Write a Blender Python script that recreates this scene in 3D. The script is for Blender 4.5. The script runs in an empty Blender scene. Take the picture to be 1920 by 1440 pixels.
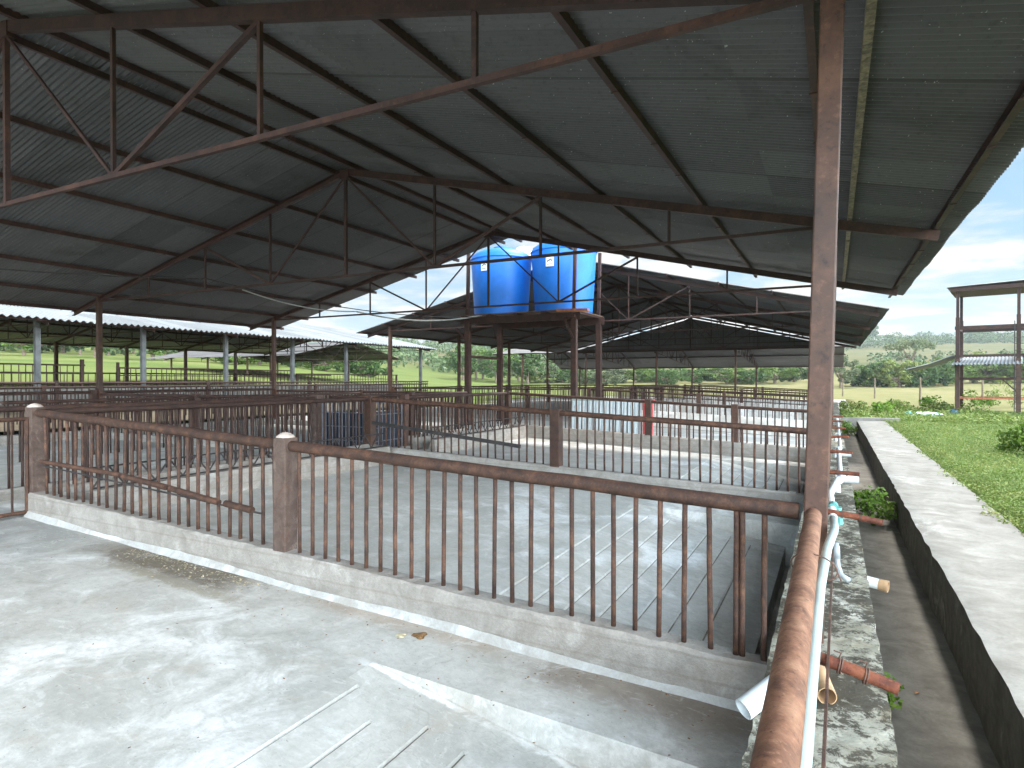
import bpy, math, random
import numpy as np
from mathutils import Vector, Matrix
R = math.radians
sc = bpy.context.scene
COL = sc.collection
EYE = 1.72
random.seed(7)

# ------------------------------------------------------------------ materials
def newmat(name):
    m = bpy.data.materials.new(name); m.use_nodes = True
    nt = m.node_tree
    b = nt.nodes['Principled BSDF']
    return m, nt, b
def N(nt, typ, **kw):
    n = nt.nodes.new(typ)
    for k, v in kw.items():
        setattr(n, k, v)
    return n
def coords(nt, scale=(1, 1, 1), kind='Object'):
    tc = N(nt, 'ShaderNodeTexCoord'); mp = N(nt, 'ShaderNodeMapping')
    mp.inputs['Scale'].default_value = scale
    nt.links.new(tc.outputs[kind], mp.inputs['Vector'])
    return mp.outputs['Vector']
def world_pos(nt, scale=(1, 1, 1)):
    g = N(nt, 'ShaderNodeNewGeometry'); mp = N(nt, 'ShaderNodeMapping')
    mp.inputs['Scale'].default_value = scale
    nt.links.new(g.outputs['Position'], mp.inputs['Vector'])
    return mp.outputs['Vector']
def noise(nt, vec, scale, detail=5, rough=.6, dist=0.0):
    n = N(nt, 'ShaderNodeTexNoise')
    n.inputs['Scale'].default_value = scale; n.inputs['Detail'].default_value = detail
    n.inputs['Roughness'].default_value = rough; n.inputs['Distortion'].default_value = dist
    nt.links.new(vec, n.inputs['Vector'])
    return n.outputs['Fac']
def ramp(nt, fac, stops):
    r = N(nt, 'ShaderNodeValToRGB')
    els = r.color_ramp.elements
    while len(els) < len(stops): els.new(.5)
    for e, (p, c) in zip(els, stops):
        e.position = p; e.color = (*c, 1) if len(c) == 3 else c
    nt.links.new(fac, r.inputs['Fac'])
    return r.outputs['Color']
def step(nt, fac, a, b):
    r = N(nt, 'ShaderNodeMapRange'); r.interpolation_type = 'SMOOTHSTEP'
    r.inputs['From Min'].default_value = a; r.inputs['From Max'].default_value = b
    nt.links.new(fac, r.inputs['Value'])
    return r.outputs['Result']
def mix(nt, fac, a, b, mode='MIX'):
    m = N(nt, 'ShaderNodeMix', data_type='RGBA', blend_type=mode)
    for s, v in ((m.inputs[0], fac), (m.inputs[6], a), (m.inputs[7], b)):
        if hasattr(v, 'is_linked'): nt.links.new(v, s)
        elif isinstance(v, (int, float)): s.default_value = v
        else: s.default_value = (*v, 1)
    return m.outputs[2]
def math_(nt, op, a, b=0.0):
    m = N(nt, 'ShaderNodeMath', operation=op)
    for s, v in ((m.inputs[0], a), (m.inputs[1], b)):
        if hasattr(v, 'is_linked'): nt.links.new(v, s)
        else: s.default_value = v
    return m.outputs[0]
def bump(nt, bsdf, h, strength, dist):
    b = N(nt, 'ShaderNodeBump'); b.inputs['Strength'].default_value = strength
    b.inputs['Distance'].default_value = dist
    nt.links.new(h, b.inputs['Height']); nt.links.new(b.outputs['Normal'], bsdf.inputs['Normal'])
def sep(nt, vec):
    s = N(nt, 'ShaderNodeSeparateXYZ'); nt.links.new(vec, s.inputs[0]); return s.outputs
def rnd_obj(nt):
    return N(nt, 'ShaderNodeObjectInfo').outputs['Random']

def mat_rust(name, dark, mid, bright, paint=None, paint_amt=.5, scale=13.0, rough=.75):
    m, nt, b = newmat(name)
    v = world_pos(nt)
    n1 = noise(nt, v, scale, 8, .65, .3); n2 = noise(nt, v, scale * 5.5, 6, .7)
    c = ramp(nt, n1, [(.30, dark), (.50, mid), (.72, bright)])
    c = mix(nt, step(nt, n2, .52, .75), c, tuple(x * .45 for x in dark))
    c = mix(nt, math_(nt, 'MULTIPLY', step(nt, n2, .46, .26), .35), c, tuple(min(1, x * 1.7 + .02) for x in bright))
    if paint:
        n3 = noise(nt, v, scale * .55, 6, .6, .5)
        c = mix(nt, step(nt, n3, 1 - paint_amt - .06, 1 - paint_amt + .06), c, paint)
    h = N(nt, 'ShaderNodeHueSaturation')
    nt.links.new(c, h.inputs['Color'])
    nt.links.new(math_(nt, 'ADD', math_(nt, 'MULTIPLY', rnd_obj(nt), .45), .78), h.inputs['Value'])
    nt.links.new(h.outputs['Color'], b.inputs['Base Color'])
    b.inputs['Roughness'].default_value = rough; b.inputs['Metallic'].default_value = .0
    bump(nt, b, n2, .5, .004)
    return m
M = {}
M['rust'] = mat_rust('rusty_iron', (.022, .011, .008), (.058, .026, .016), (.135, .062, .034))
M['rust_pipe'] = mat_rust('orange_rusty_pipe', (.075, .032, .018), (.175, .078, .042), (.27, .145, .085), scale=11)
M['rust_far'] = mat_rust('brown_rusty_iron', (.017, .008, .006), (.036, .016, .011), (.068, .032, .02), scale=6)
M['oxide'] = mat_rust('red_oxide_painted_steel', (.020, .009, .007), (.038, .015, .011), (.070, .029, .019), scale=4, rough=.7)
M['column'] = mat_rust('brown_painted_column', (.036, .016, .010), (.060, .026, .016), (.115, .052, .029), scale=3.2, rough=.55)
M['arm'] = mat_rust('deep_red_rust', (.07, .02, .012), (.18, .05, .024), (.30, .115, .05), scale=14)
M['orange_beam'] = mat_rust('orange_primer_beam', (.22, .07, .03), (.38, .14, .07), (.48, .22, .12), scale=5)
M['dark_iron'] = mat_rust('dark_iron', (.012, .011, .012), (.03, .026, .026), (.07, .05, .04), scale=9)

def mat_concrete(name, base, light, dark, dirt=(.16, .12, .085), dirt_amt=.45, scale=1.0, white_amt=.5, rough=.85, bmp=.35):
    m, nt, b = newmat(name)
    v = world_pos(nt)
    big = noise(nt, v, .55 * scale, 7, .62, .9); med = noise(nt, v, 2.4 * scale, 9, .68, .6)
    fine = noise(nt, v, 26 * scale, 8, .7); speck = noise(nt, v, 70, 4, .7)
    c = mix(nt, step(nt, med, .30, .68), dark, base)
    w = math_(nt, 'ADD', math_(nt, 'MULTIPLY', big, .6), math_(nt, 'MULTIPLY', med, .4))
    c = mix(nt, step(nt, w, .62 - .2 * white_amt, .74 - .2 * white_amt), c, light)
    d = noise(nt, v, 1.15 * scale, 10, .72, 1.6)
    c = mix(nt, math_(nt, 'MULTIPLY', step(nt, d, .70 - .2 * dirt_amt, .84 - .16 * dirt_amt), .65), c, dirt)
    c = mix(nt, math_(nt, 'MULTIPLY', step(nt, fine, .40, .66), .22), c, tuple(x * .62 for x in dark))
    c = mix(nt, math_(nt, 'MULTIPLY', step(nt, speck, .66, .76), .5), c, tuple(x * .4 for x in dark))
    nt.links.new(c, b.inputs['Base Color']); b.inputs['Roughness'].default_value = rough
    b.inputs['Specular IOR Level'].default_value = .3
    hh = math_(nt, 'ADD', math_(nt, 'MULTIPLY', med, .5), math_(nt, 'ADD', math_(nt, 'MULTIPLY', fine, .35), math_(nt, 'MULTIPLY', speck, .15)))
    bump(nt, b, hh, bmp, .03)
    return m, nt, b, c
M['floor'], nt, b, c = mat_concrete('worn_concrete_floor', (.545, .535, .505), (.74, .74, .73), (.40, .39, .36), dirt_amt=.22, white_amt=.55, scale=.9, bmp=.28)
# brown manure and wet stains that lie along the foot of the front kerb, hairline cracks
v = world_pos(nt)
s = sep(nt, v)
wob = noise(nt, v, 1.6, 8, .7, 1.0)
wob2 = noise(nt, v, 7, 8, .75, 1.0)
dy = math_(nt, 'SUBTRACT', 3.37, s[1])                       # distance in front of the kerb
edge = math_(nt, 'ADD', dy, math_(nt, 'MULTIPLY', math_(nt, 'SUBTRACT', wob2, .5), .22))
xs = math_(nt, 'ADD', s[0], math_(nt, 'MULTIPLY', math_(nt, 'SUBTRACT', wob, .5), 1.2))
band = lambda a0, a1, b0, b1: math_(nt, 'MULTIPLY', step(nt, xs, a0, a1), step(nt, xs, b1, b0))
front = step(nt, s[1], 3.52, 3.42)
st1 = math_(nt, 'MULTIPLY', math_(nt, 'MULTIPLY', band(-6.2, -5.4, -4.25, -3.7), step(nt, edge, .44, .26)), front)
c = mix(nt, math_(nt, 'MULTIPLY', st1, .84), c, (.11, .083, .05))
rim = math_(nt, 'MULTIPLY', math_(nt, 'MULTIPLY', band(-5.6, -5.0, -4.0, -3.5), math_(nt, 'MULTIPLY', step(nt, edge, .50, .42), step(nt, edge, .30, .40))), front)
c = mix(nt, math_(nt, 'MULTIPLY', rim, .5), c, (.19, .15, .075))
st2 = math_(nt, 'MULTIPLY', math_(nt, 'MULTIPLY', band(-1.75, -1.25, 3, 4), step(nt, edge, .50, .14)), front)
c = mix(nt, math_(nt, 'MULTIPLY', st2, .72), c, (.16, .115, .08))
st3 = math_(nt, 'MULTIPLY', math_(nt, 'MULTIPLY', band(-3.6, -3.0, -2.0, -1.6), step(nt, edge, .24, .08)), front)
c = mix(nt, math_(nt, 'MULTIPLY', st3, .5), c, (.33, .24, .17))
ly = math_(nt, 'ABSOLUTE', math_(nt, 'SUBTRACT', math_(nt, 'ADD', s[1], math_(nt, 'MULTIPLY', math_(nt, 'SUBTRACT', wob2, .5), .10)), 2.74))
back_left_grey = math_(nt, 'MULTIPLY', step(nt, xs, -5.0, -7.0), step(nt, math_(nt, 'ADD', s[1], math_(nt, 'MULTIPLY', wob2, .8)), 2.3, 3.2))
c = mix(nt, math_(nt, 'MULTIPLY', math_(nt, 'MULTIPLY', back_left_grey, front), .62), c, (.20, .21, .21))  # floor turns darker grey towards the back left of the front pen
blo = noise(nt, v, 3.3, 10, .78, 1.2)
c = mix(nt, math_(nt, 'MULTIPLY', step(nt, blo, .54, .62), .26), c, (.27, .245, .205))
c = mix(nt, math_(nt, 'MULTIPLY', step(nt, blo, .44, .38), .30), c, (.72, .72, .71))
pit = noise(nt, v, 48, 3, .6)
c = mix(nt, math_(nt, 'MULTIPLY', step(nt, pit, .67, .73), .6), c, (.16, .14, .115))
enc = math_(nt, 'MULTIPLY', math_(nt, 'MULTIPLY', step(nt, ly, .035, .008), step(nt, s[0], -2.5, -2.3)), step(nt, wob, .38, .55))
c = mix(nt, math_(nt, 'MULTIPLY', enc, .8), c, (.80, .80, .79))
grit = noise(nt, v, 130, 3, .75); scf = noise(nt, world_pos(nt, (1, 3.5, 1)), 9, 8, .8, .7)
c = mix(nt, math_(nt, 'MULTIPLY', step(nt, scf, .54, .68), .28), c, (.30, .28, .25))
c = mix(nt, math_(nt, 'MULTIPLY', step(nt, scf, .46, .34), .30), c, (.72, .72, .70))
c = mix(nt, math_(nt, 'MULTIPLY', step(nt, grit, .60, .72), .35), c, (.25, .23, .20))
ps = noise(nt, v, .8, 8, .7, 2.0)
c = mix(nt, math_(nt, 'MULTIPLY', step(nt, ps, .56, .66), .28), c, (.40, .345, .275))
vor = N(nt, 'ShaderNodeTexVoronoi', feature='DISTANCE_TO_EDGE'); vor.inputs['Scale'].default_value = .55
wv = N(nt, 'ShaderNodeVectorMath', operation='ADD')
nz = N(nt, 'ShaderNodeTexNoise'); nz.inputs['Scale'].default_value = 2.5; nz.inputs['Detail'].default_value = 6
nt.links.new(v, nz.inputs['Vector'])
nt.links.new(v, wv.inputs[0]); nt.links.new(nz.outputs['Color'], wv.inputs[1]); nt.links.new(wv.outputs[0], vor.inputs['Vector'])
c = mix(nt, math_(nt, 'MULTIPLY', step(nt, vor.outputs['Distance'], .005, .001), .16), c, (.15, .14, .12))
nt.links.new(c, b.inputs['Base Color'])
M['floor_far'], *_ = mat_concrete('grey_concrete_floor', (.38, .37, .35), (.52, .515, .50), (.27, .265, .25), dirt_amt=.35, white_amt=.4)
M['kerb'], nt, b, c = mat_concrete('cast_concrete_kerb', (.37, .345, .315), (.50, .485, .46), (.25, .23, .205), dirt=(.22, .155, .095), dirt_amt=.62, scale=2.2, white_amt=.3, bmp=.8)
v = world_pos(nt); s = sep(nt, v)
line = N(nt, 'ShaderNodeTexWave', wave_type='BANDS', bands_direction='Z'); line.inputs['Scale'].default_value = 2.6; line.inputs['Distortion'].default_value = .25
nt.links.new(v, line.inputs['Vector'])
c = mix(nt, math_(nt, 'MULTIPLY', step(nt, line.outputs['Fac'], .08, .0), .35), c, (.2, .17, .14))
nt.links.new(c, b.inputs['Base Color'])
M['limewash'], *_ = mat_concrete('limewashed_fillet', (.44, .45, .45), (.56, .575, .58), (.34, .325, .30), dirt_amt=.35, scale=2.5, white_amt=.6)
M['white_wall'], *_ = mat_concrete('white_painted_wall', (.62, .60, .57), (.74, .73, .71), (.42, .40, .37), dirt=(.17, .16, .15), dirt_amt=.4, white_amt=.7)
M['walk'], *_ = mat_concrete('bleached_concrete_walk', (.255, .25, .232), (.33, .325, .305), (.165, .157, .14), dirt=(.19, .175, .145), dirt_amt=.40, scale=1.3, white_amt=.45)
M['gutter'], *_ = mat_concrete('damp_gutter_concrete', (.21, .20, .175), (.30, .285, .26), (.12, .11, .095), dirt=(.07, .06, .045), dirt_amt=.7, scale=1.5, white_amt=.2)
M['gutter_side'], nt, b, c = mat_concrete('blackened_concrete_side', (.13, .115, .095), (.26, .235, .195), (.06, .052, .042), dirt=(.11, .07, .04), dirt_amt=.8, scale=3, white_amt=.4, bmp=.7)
M['moss'], nt, b, c = mat_concrete('mildewed_wall', (.40, .385, .32), (.58, .56, .49), (.24, .22, .16), dirt_amt=.3, scale=2, white_amt=.5, bmp=.6)
v = world_pos(nt); n1 = noise(nt, v, 15, 12, .8, .4); n2 = noise(nt, v, 2.2, 4, .5)
f = step(nt, math_(nt, 'ADD', math_(nt, 'MULTIPLY', n1, .7), math_(nt, 'MULTIPLY', n2, .34)), .475, .535)
c = mix(nt, math_(nt, 'MULTIPLY', f, .92), c, (.045, .037, .024))
n4 = noise(nt, v, 3.1, 6, .6)
c = mix(nt, math_(nt, 'MULTIPLY', step(nt, n4, .56, .70), .6), c, (.13, .10, .052))
nt.links.new(c, b.inputs['Base Color'])
M['post'], nt, b, c = mat_concrete('rust_stained_post', (.14, .10, .082), (.25, .20, .17), (.075, .048, .040), dirt=(.11, .05, .03), dirt_amt=.9, scale=4, white_amt=.3, bmp=.6)
M['cap'], *_ = mat_concrete('pale_mortar_cap', (.55, .47, .42), (.66, .60, .55), (.40, .33, .29), dirt_amt=.2, scale=4)

def mat_sheet(name, base, dirty, rough, metallic=.25, amt=.5):
    m, nt, b = newmat(name)
    v = world_pos(nt)
    n1 = noise(nt, v, .9, 8, .65, .6); n2 = noise(nt, v, 14, 8, .75)
    c = mix(nt, step(nt, n1, .62 - .25 * amt, .85 - .25 * amt), base, dirty)
    c = mix(nt, math_(nt, 'MULTIPLY', step(nt, n2, .5, .72), .5), c, tuple(x * .55 for x in dirty))
    c = mix(nt, math_(nt, 'MULTIPLY', step(nt, n2, .30, .22), .45), c, tuple(min(1, x * 1.8) for x in base))
    s_ = sep(nt, v)
    wn = N(nt, 'ShaderNodeTexWhiteNoise', noise_dimensions='2D'); cb = N(nt, 'ShaderNodeCombineXYZ')
    nt.links.new(math_(nt, 'FLOOR', math_(nt, 'MULTIPLY', s_[1], 1.23)), cb.inputs[0]); nt.links.new(math_(nt, 'FLOOR', math_(nt, 'MULTIPLY', math_(nt, 'ADD', s_[0], 8.07), .27)), cb.inputs[1])
    nt.links.new(cb.outputs[0], wn.inputs['Vector'])
    hv = N(nt, 'ShaderNodeHueSaturation'); nt.links.new(c, hv.inputs['Color']); nt.links.new(math_(nt, 'ADD', .80, math_(nt, 'MULTIPLY', wn.outputs['Value'], .42)), hv.inputs['Value']); c = hv.outputs['Color']
    fr = math_(nt, 'FRACT', math_(nt, 'MULTIPLY', s_[1], 1.23)); c = mix(nt, math_(nt, 'MULTIPLY', step(nt, fr, .030, .012), .55), c, (.035, .033, .030))
    n5 = noise(nt, world_pos(nt, (.5, 7, .5)), 1.3, 6, .7); c = mix(nt, math_(nt, 'MULTIPLY', step(nt, n5, .60, .78), .45), c, (.075, .052, .036))
    vo = N(nt, 'ShaderNodeTexNoise'); vo.inputs['Scale'].default_value = 42; vo.inputs['Detail'].default_value = 3
    nt.links.new(v, vo.inputs['Vector'])
    c = mix(nt, math_(nt, 'MULTIPLY', step(nt, vo.outputs['Fac'], .70, .74), .6), c, (.55, .55, .52))
    nt.links.new(c, b.inputs['Base Color']); b.inputs['Roughness'].default_value = rough
    b.inputs['Metallic'].default_value = metallic
    bump(nt, b, n2, .25, .006)
    return m
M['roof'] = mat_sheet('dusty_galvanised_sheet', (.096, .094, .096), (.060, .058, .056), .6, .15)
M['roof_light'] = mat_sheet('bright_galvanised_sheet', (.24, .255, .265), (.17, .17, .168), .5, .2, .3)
M['white_sheet'] = mat_sheet('white_blue_sheet', (.62, .72, .78), (.5, .56, .6), .5, 0, .3)

def mat_plain(name, col, rough=.5, var=.15, scale=8, metallic=0, spec=.5):
    m, nt, b = newmat(name)
    v = world_pos(nt); n1 = noise(nt, v, scale, 6, .65, .4)
    c = mix(nt, step(nt, n1, .3, .7), tuple(x * (1 - var) for x in col), tuple(min(1, x * (1 + var)) for x in col))
    nt.links.new(c, b.inputs['Base Color']); b.inputs['Roughness'].default_value = rough
    b.inputs['Metallic'].default_value = metallic; b.inputs['Specular IOR Level'].default_value = spec
    return m
M['tank'] = mat_plain('blue_polyethylene', (.008, .15, .58), .5, .14, 1.5)
M['tank_lid'] = mat_plain('pale_ribbed_plastic', (.72, .72, .68), .5, .08)
M['label'] = mat_plain('white_sticker', (.78, .78, .76), .5, .05, 20)
M['ink'] = mat_plain('dark_print', (.03, .05, .08), .5, .1, 20)
M['pvc_green'] = mat_plain('pale_green_pvc', (.36, .43, .42), .5, .12, 5)
M['pvc'] = mat_plain('white_pvc', (.58, .62, .63), .45, .10, 6)
M['pvc_grey'] = mat_plain('grey_pvc', (.30, .33, .35), .45, .1, 6)
M['pvc_old'] = mat_plain('yellowed_pvc', (.42, .27, .15), .55, .25, 9)
M['teal'] = mat_plain('teal_fitting', (.12, .36, .34), .5, .2, 9)
M['hose'] = mat_plain('grey_hose', (.36, .36, .34), .55, .15, 9)
M['red'] = mat_plain('faded_red_paint', (.40, .05, .05), .6, .25, 9)
M['board'] = mat_plain('dark_blue_board', (.012, .016, .032), .6, .4, 4)
M['wood'] = mat_plain('grey_weathered_wood', (.17, .135, .095), .85, .55, 22)
M['wood_brown'] = mat_plain('brown_board', (.12, .075, .05), .8, .3, 9)
M['husk'] = mat_plain('pale_husk', (.50, .43, .29), .8, .3, 40)
M['leaf_dry'] = mat_plain('dry_leaf', (.32, .16, .07), .8, .35, 30)
M['manure'] = mat_plain('brown_dung', (.19, .10, .04), .9, .4, 40)
M['tarp'] = mat_plain('pale_blue_plastic', (.45, .66, .70), .4, .25, 5)
M['dark_teal'] = mat_plain('dark_teal_plastic', (.03, .10, .14), .5, .3, 5)
M['bark'] = mat_plain('grey_bark', (.16, .12, .085), .9, .3, 5)
M['pillar'] = mat_plain('pale_grey_pillar', (.085, .088, .088), .7, .35, 3)
M['wire'] = mat_plain('rusty_wire', (.10, .05, .035), .7, .2, 20)

def mat_leaf(name, a, b_, c_, scale=1.2, trans=.25):
    m, nt, b = newmat(name)
    v = world_pos(nt); n1 = noise(nt, v, scale, 4, .6); n2 = noise(nt, v, scale * 9, 3, .6)
    c = ramp(nt, math_(nt, 'ADD', math_(nt, 'MULTIPLY', n1, .6), math_(nt, 'MULTIPLY', n2, .4)), [(.33, a), (.5, b_), (.66, c_)])
    h = N(nt, 'ShaderNodeHueSaturation'); nt.links.new(c, h.inputs['Color'])
    nt.links.new(math_(nt, 'ADD', math_(nt, 'MULTIPLY', rnd_obj(nt), .5), .75), h.inputs['Value'])
    nt.links.new(h.outputs['Color'], b.inputs['Base Color']); b.inputs['Roughness'].default_value = .6
    b.inputs['Specular IOR Level'].default_value = .25
    t = N(nt, 'ShaderNodeBsdfTranslucent'); nt.links.new(h.outputs['Color'], t.inputs['Color'])
    ms = N(nt, 'ShaderNodeMixShader'); ms.inputs[0].default_value = trans
    out = nt.nodes['Material Output']
    nt.links.new(b.outputs[0], ms.inputs[1]); nt.links.new(t.outputs[0], ms.inputs[2]); nt.links.new(ms.outputs[0], out.inputs['Surface'])
    return m
M['leaf_dark'] = mat_leaf('dark_foliage', (.034, .072, .02), (.062, .118, .03), (.105, .168, .042), .35)
M['leaf_mid'] = mat_leaf('green_foliage', (.06, .115, .024), (.11, .18, .038), (.17, .24, .06), .35)
M['leaf_light'] = mat_leaf('yellow_green_foliage', (.12, .17, .04), (.19, .24, .06), (.26, .29, .095), .35)
M['leaf_grey'] = mat_leaf('grey_green_foliage', (.075, .10, .05), (.12, .15, .075), (.17, .19, .10), .35)
M['grass'] = mat_leaf('ground_cover', (.060, .105, .018), (.13, .19, .038), (.25, .25, .085), 1.6)
M['weed'] = mat_leaf('bright_weed', (.07, .14, .018), (.12, .22, .025), (.20, .30, .04), 3)
M['wood_far'] = mat_leaf('far_forest', (.035, .065, .026), (.06, .095, .036), (.10, .135, .05), .035, .1)

# terrain: mown near grass, pale hay field, green pasture, brownish slope
m, nt, b = newmat('pasture'); M['pasture'] = m
v = world_pos(nt); s = sep(nt, v)
n1 = noise(nt, v, .035, 6, .6, 1.0); n2 = noise(nt, v, .4, 8, .7); n3 = noise(nt, world_pos(nt, (1, .25, 1)), .12, 6, .65, .8)
r = N(nt, 'ShaderNodeVectorMath', operation='LENGTH'); nt.links.new(v, r.inputs[0]); r = r.outputs['Value']
near = ramp(nt, n2, [(.3, (.055, .085, .022)), (.6, (.10, .15, .04)), (.8, (.19, .17, .09))])
hay = ramp(nt, math_(nt, 'ADD', math_(nt, 'MULTIPLY', n3, .6), math_(nt, 'MULTIPLY', n2, .4)), [(.3, (.13, .135, .05)), (.5, (.19, .18, .08)), (.7, (.245, .215, .115))])
green = ramp(nt, n1, [(.3, (.075, .115, .03)), (.55, (.125, .155, .045)), (.75, (.17, .175, .07))])
slope = ramp(nt, n1, [(.3, (.06, .085, .03)), (.5, (.11, .11, .045)), (.7, (.15, .125, .06))])
rr = math_(nt, 'ADD', r, math_(nt, 'MULTIPLY', math_(nt, 'SUBTRACT', n2, .5), 9))
c = mix(nt, step(nt, rr, 38, 45), near, hay)
leftness = step(nt, math_(nt, 'DIVIDE', s[0], r), -.16, -.5)
c = mix(nt, math_(nt, 'MULTIPLY', leftness, step(nt, rr, 24, 32)), c, green)
c = mix(nt, step(nt, rr, 170, 230), c, slope)
nt.links.new(c, b.inputs['Base Color']); b.inputs['Roughness'].default_value = .95; b.inputs['Specular IOR Level'].default_value = .1
bump(nt, b, n2, .6, .25)

# ------------------------------------------------------------------ geometry helpers
class MB:
    def __init__(s): s.v = []; s.f = []
    def quad(s, a, b, c, d):
        n = len(s.v); s.v += [tuple(a), tuple(b), tuple(c), tuple(d)]; s.f.append((n, n + 1, n + 2, n + 3))
    def box(s, x0, x1, y0, y1, z0, z1):
        s.hexa([(x0, y0, z0), (x1, y0, z0), (x1, y1, z0), (x0, y1, z0)], [(x0, y0, z1), (x1, y0, z1), (x1, y1, z1), (x0, y1, z1)])
    def hexa(s, lo, hi):
        n = len(s.v); s.v += [tuple(p) for p in lo] + [tuple(p) for p in hi]
        s.f += [(n + 3, n + 2, n + 1, n), (n + 4, n + 5, n + 6, n + 7)]
        for i in range(4):
            j = (i + 1) % 4; s.f.append((n + i, n + j, n + 4 + j, n + 4 + i))
    def bar(s, p, q, w, h, up=(0, 0, 1)):
        p, q = Vector(p), Vector(q); d = (q - p).normalized(); u = Vector(up)
        if abs(d.dot(u)) > .97: u = Vector((0, 1, 0))
        a = d.cross(u).normalized() * (w / 2); b_ = a.cross(d).normalized() * (h / 2)
        s.hexa([p - a - b_, p + a - b_, p + a + b_, p - a + b_], [q - a - b_, q + a - b_, q + a + b_, q - a + b_])
    def channel(s, p, q, w, h, t=.006, up=(0, 0, 1)):   # C-profile: web and two flanges
        p, q = Vector(p), Vector(q); d = (q - p).normalized(); u = Vector(up)
        a = d.cross(u).normalized(); b_ = a.cross(d).normalized()
        s.bar(p + a * (w / 2 - t / 2), q + a * (w / 2 - t / 2), t, h, b_)
        for k in (-1, 1):
            s.bar(p + b_ * k * (h / 2 - t / 2) - a * t * .5, q + b_ * k * (h / 2 - t / 2) - a * t * .5, w - t, t, b_)
    def tube(s, pts, r, n=10, caps=True, hollow=0):
        pts = [Vector(p) for p in pts]; base = len(s.v); rs = r if isinstance(r, (list, tuple)) else [r] * len(pts)
        prev = None
        for i, p in enumerate(pts):
            d = (pts[min(i + 1, len(pts) - 1)] - pts[max(i - 1, 0)]).normalized()
            if prev is None:
                u = Vector((0, 0, 1)) if abs(d.z) < .9 else Vector((0, 1, 0))
            else: u = prev
            a = d.cross(u).normalized(); u = a.cross(d).normalized(); prev = u
            for k in range(n):
                t = 2 * math.pi * k / n
                s.v.append(tuple(p + (a * math.cos(t) + u * math.sin(t)) * rs[i]))
        for i in range(len(pts) - 1):
            for k in range(n):
                k2 = (k + 1) % n
                s.f.append((base + i * n + k, base + i * n + k2, base + (i + 1) * n + k2, base + (i + 1) * n + k))
        if caps:
            s.f.append(tuple(base + k for k in range(n))[::-1]); s.f.append(tuple(base + (len(pts) - 1) * n + k for k in range(n)))
    def ring_tube(s, p, q, ro, ri, n=20):                # open-ended pipe with a wall
        p, q = Vector(p), Vector(q); d = (q - p).normalized(); u = Vector((0, 0, 1)) if abs(d.z) < .9 else Vector((0, 1, 0))
        a = d.cross(u).normalized(); u = a.cross(d).normalized(); base = len(s.v)
        for c, rad in ((p, ro), (q, ro), (q, ri), (p, ri)):
            for k in range(n):
                t = 2 * math.pi * k / n; s.v.append(tuple(c + (a * math.cos(t) + u * math.sin(t)) * rad))
        for j in range(4):
            j2 = (j + 1) % 4
            for k in range(n):
                k2 = (k + 1) % n
                s.f.append((base + j * n + k, base + j * n + k2, base + j2 * n + k2, base + j2 * n + k))
    def lathe(s, c, prof, n=48, wob=None):
        base = len(s.v); c = Vector(c)
        for (r, z) in prof:
            for k in range(n):
                t = 2 * math.pi * k / n; rr = r * (1 + (wob(t, z) if wob else 0))
                s.v.append((c.x + rr * math.cos(t), c.y + rr * math.sin(t), c.z + z))
        for j in range(len(prof) - 1):
            for k in range(n):
                k2 = (k + 1) % n
                s.f.append((base + j * n + k, base + j * n + k2, base + (j + 1) * n + k2, base + (j + 1) * n + k))
    def build(s, name, mat, parent=None, smooth=False, loc=None):
        me = bpy.data.meshes.new(name)
        me.from_pydata(s.v, [], s.f); me.update()
        if smooth:
            me.polygons.foreach_set('use_smooth', [True] * len(me.polygons))
        me.materials.append(mat)
        o = bpy.data.objects.new(name, me); COL.objects.link(o)
        if loc: o.location = loc
        if parent: o.parent = parent
        return o
def smooth_angle(o, deg=40):
    me = o.data
    me.polygons.foreach_set('use_smooth', [True] * len(me.polygons))
    me.set_sharp_from_angle(angle=R(deg))
def np_mesh(name, verts, faces, mat, parent=None):
    me = bpy.data.meshes.new(name)
    nf = len(faces); k = faces.shape[1]
    me.vertices.add(len(verts)); me.vertices.foreach_set('co', verts.astype(np.float32).ravel())
    me.loops.add(nf * k); me.loops.foreach_set('vertex_index', faces.astype(np.int32).ravel())
    me.polygons.add(nf); me.polygons.foreach_set('loop_start', np.arange(0, nf * k, k, dtype=np.int32))
    me.update(calc_edges=True); me.validate()
    me.materials.append(mat)
    o = bpy.data.objects.new(name, me); COL.objects.link(o)
    if parent: o.parent = parent
    return o
def tag(o, label=None, cat=None, group=None, kind=None):
    if label: o['label'] = label
    if cat: o['category'] = cat
    if group: o['group'] = group
    if kind: o['kind'] = kind
    return o
def thing(name, label, cat, loc=(0, 0, 0), rz=0, group=None):
    o = bpy.data.objects.new(name, None); COL.objects.link(o); o.empty_display_size = .2
    o.location = loc; o.rotation_euler = (0, 0, rz)
    return tag(o, label, cat, group)
def copy_part(src, parent, loc, rot=None, scale=None):
    c = src.copy(); COL.objects.link(c); c.parent = parent; c.location = loc
    if rot: c.rotation_euler = rot
    if scale: c.scale = scale
    return c
TH = R(27.6); F = 1154.0
def ray(px, py=712):
    u = (px - 960) / F
    return u * math.cos(TH) - math.sin(TH), u * math.sin(TH) + math.cos(TH), (712 - py) / F
def at(px, t, z=0.0):            # ground plan of the survey: bearing of a feature and its depth
    a, b_, _ = ray(px); return Vector((a * t, b_ * t, z))

# ------------------------------------------------------------------ floor levels
def floor_z(x): return -.005 - .039 * max(-7.5, min(0, x))
def kerb_z(x): return floor_z(x) + .25
def rail_z(x): return 1.045 - .0433 * max(-7.5, min(0, x))
XW = -.27                        # inner face of the edge wall
PX0 = -2.35
def pit_z(x): return floor_z(x) - .15 * (x - PX0)

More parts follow.
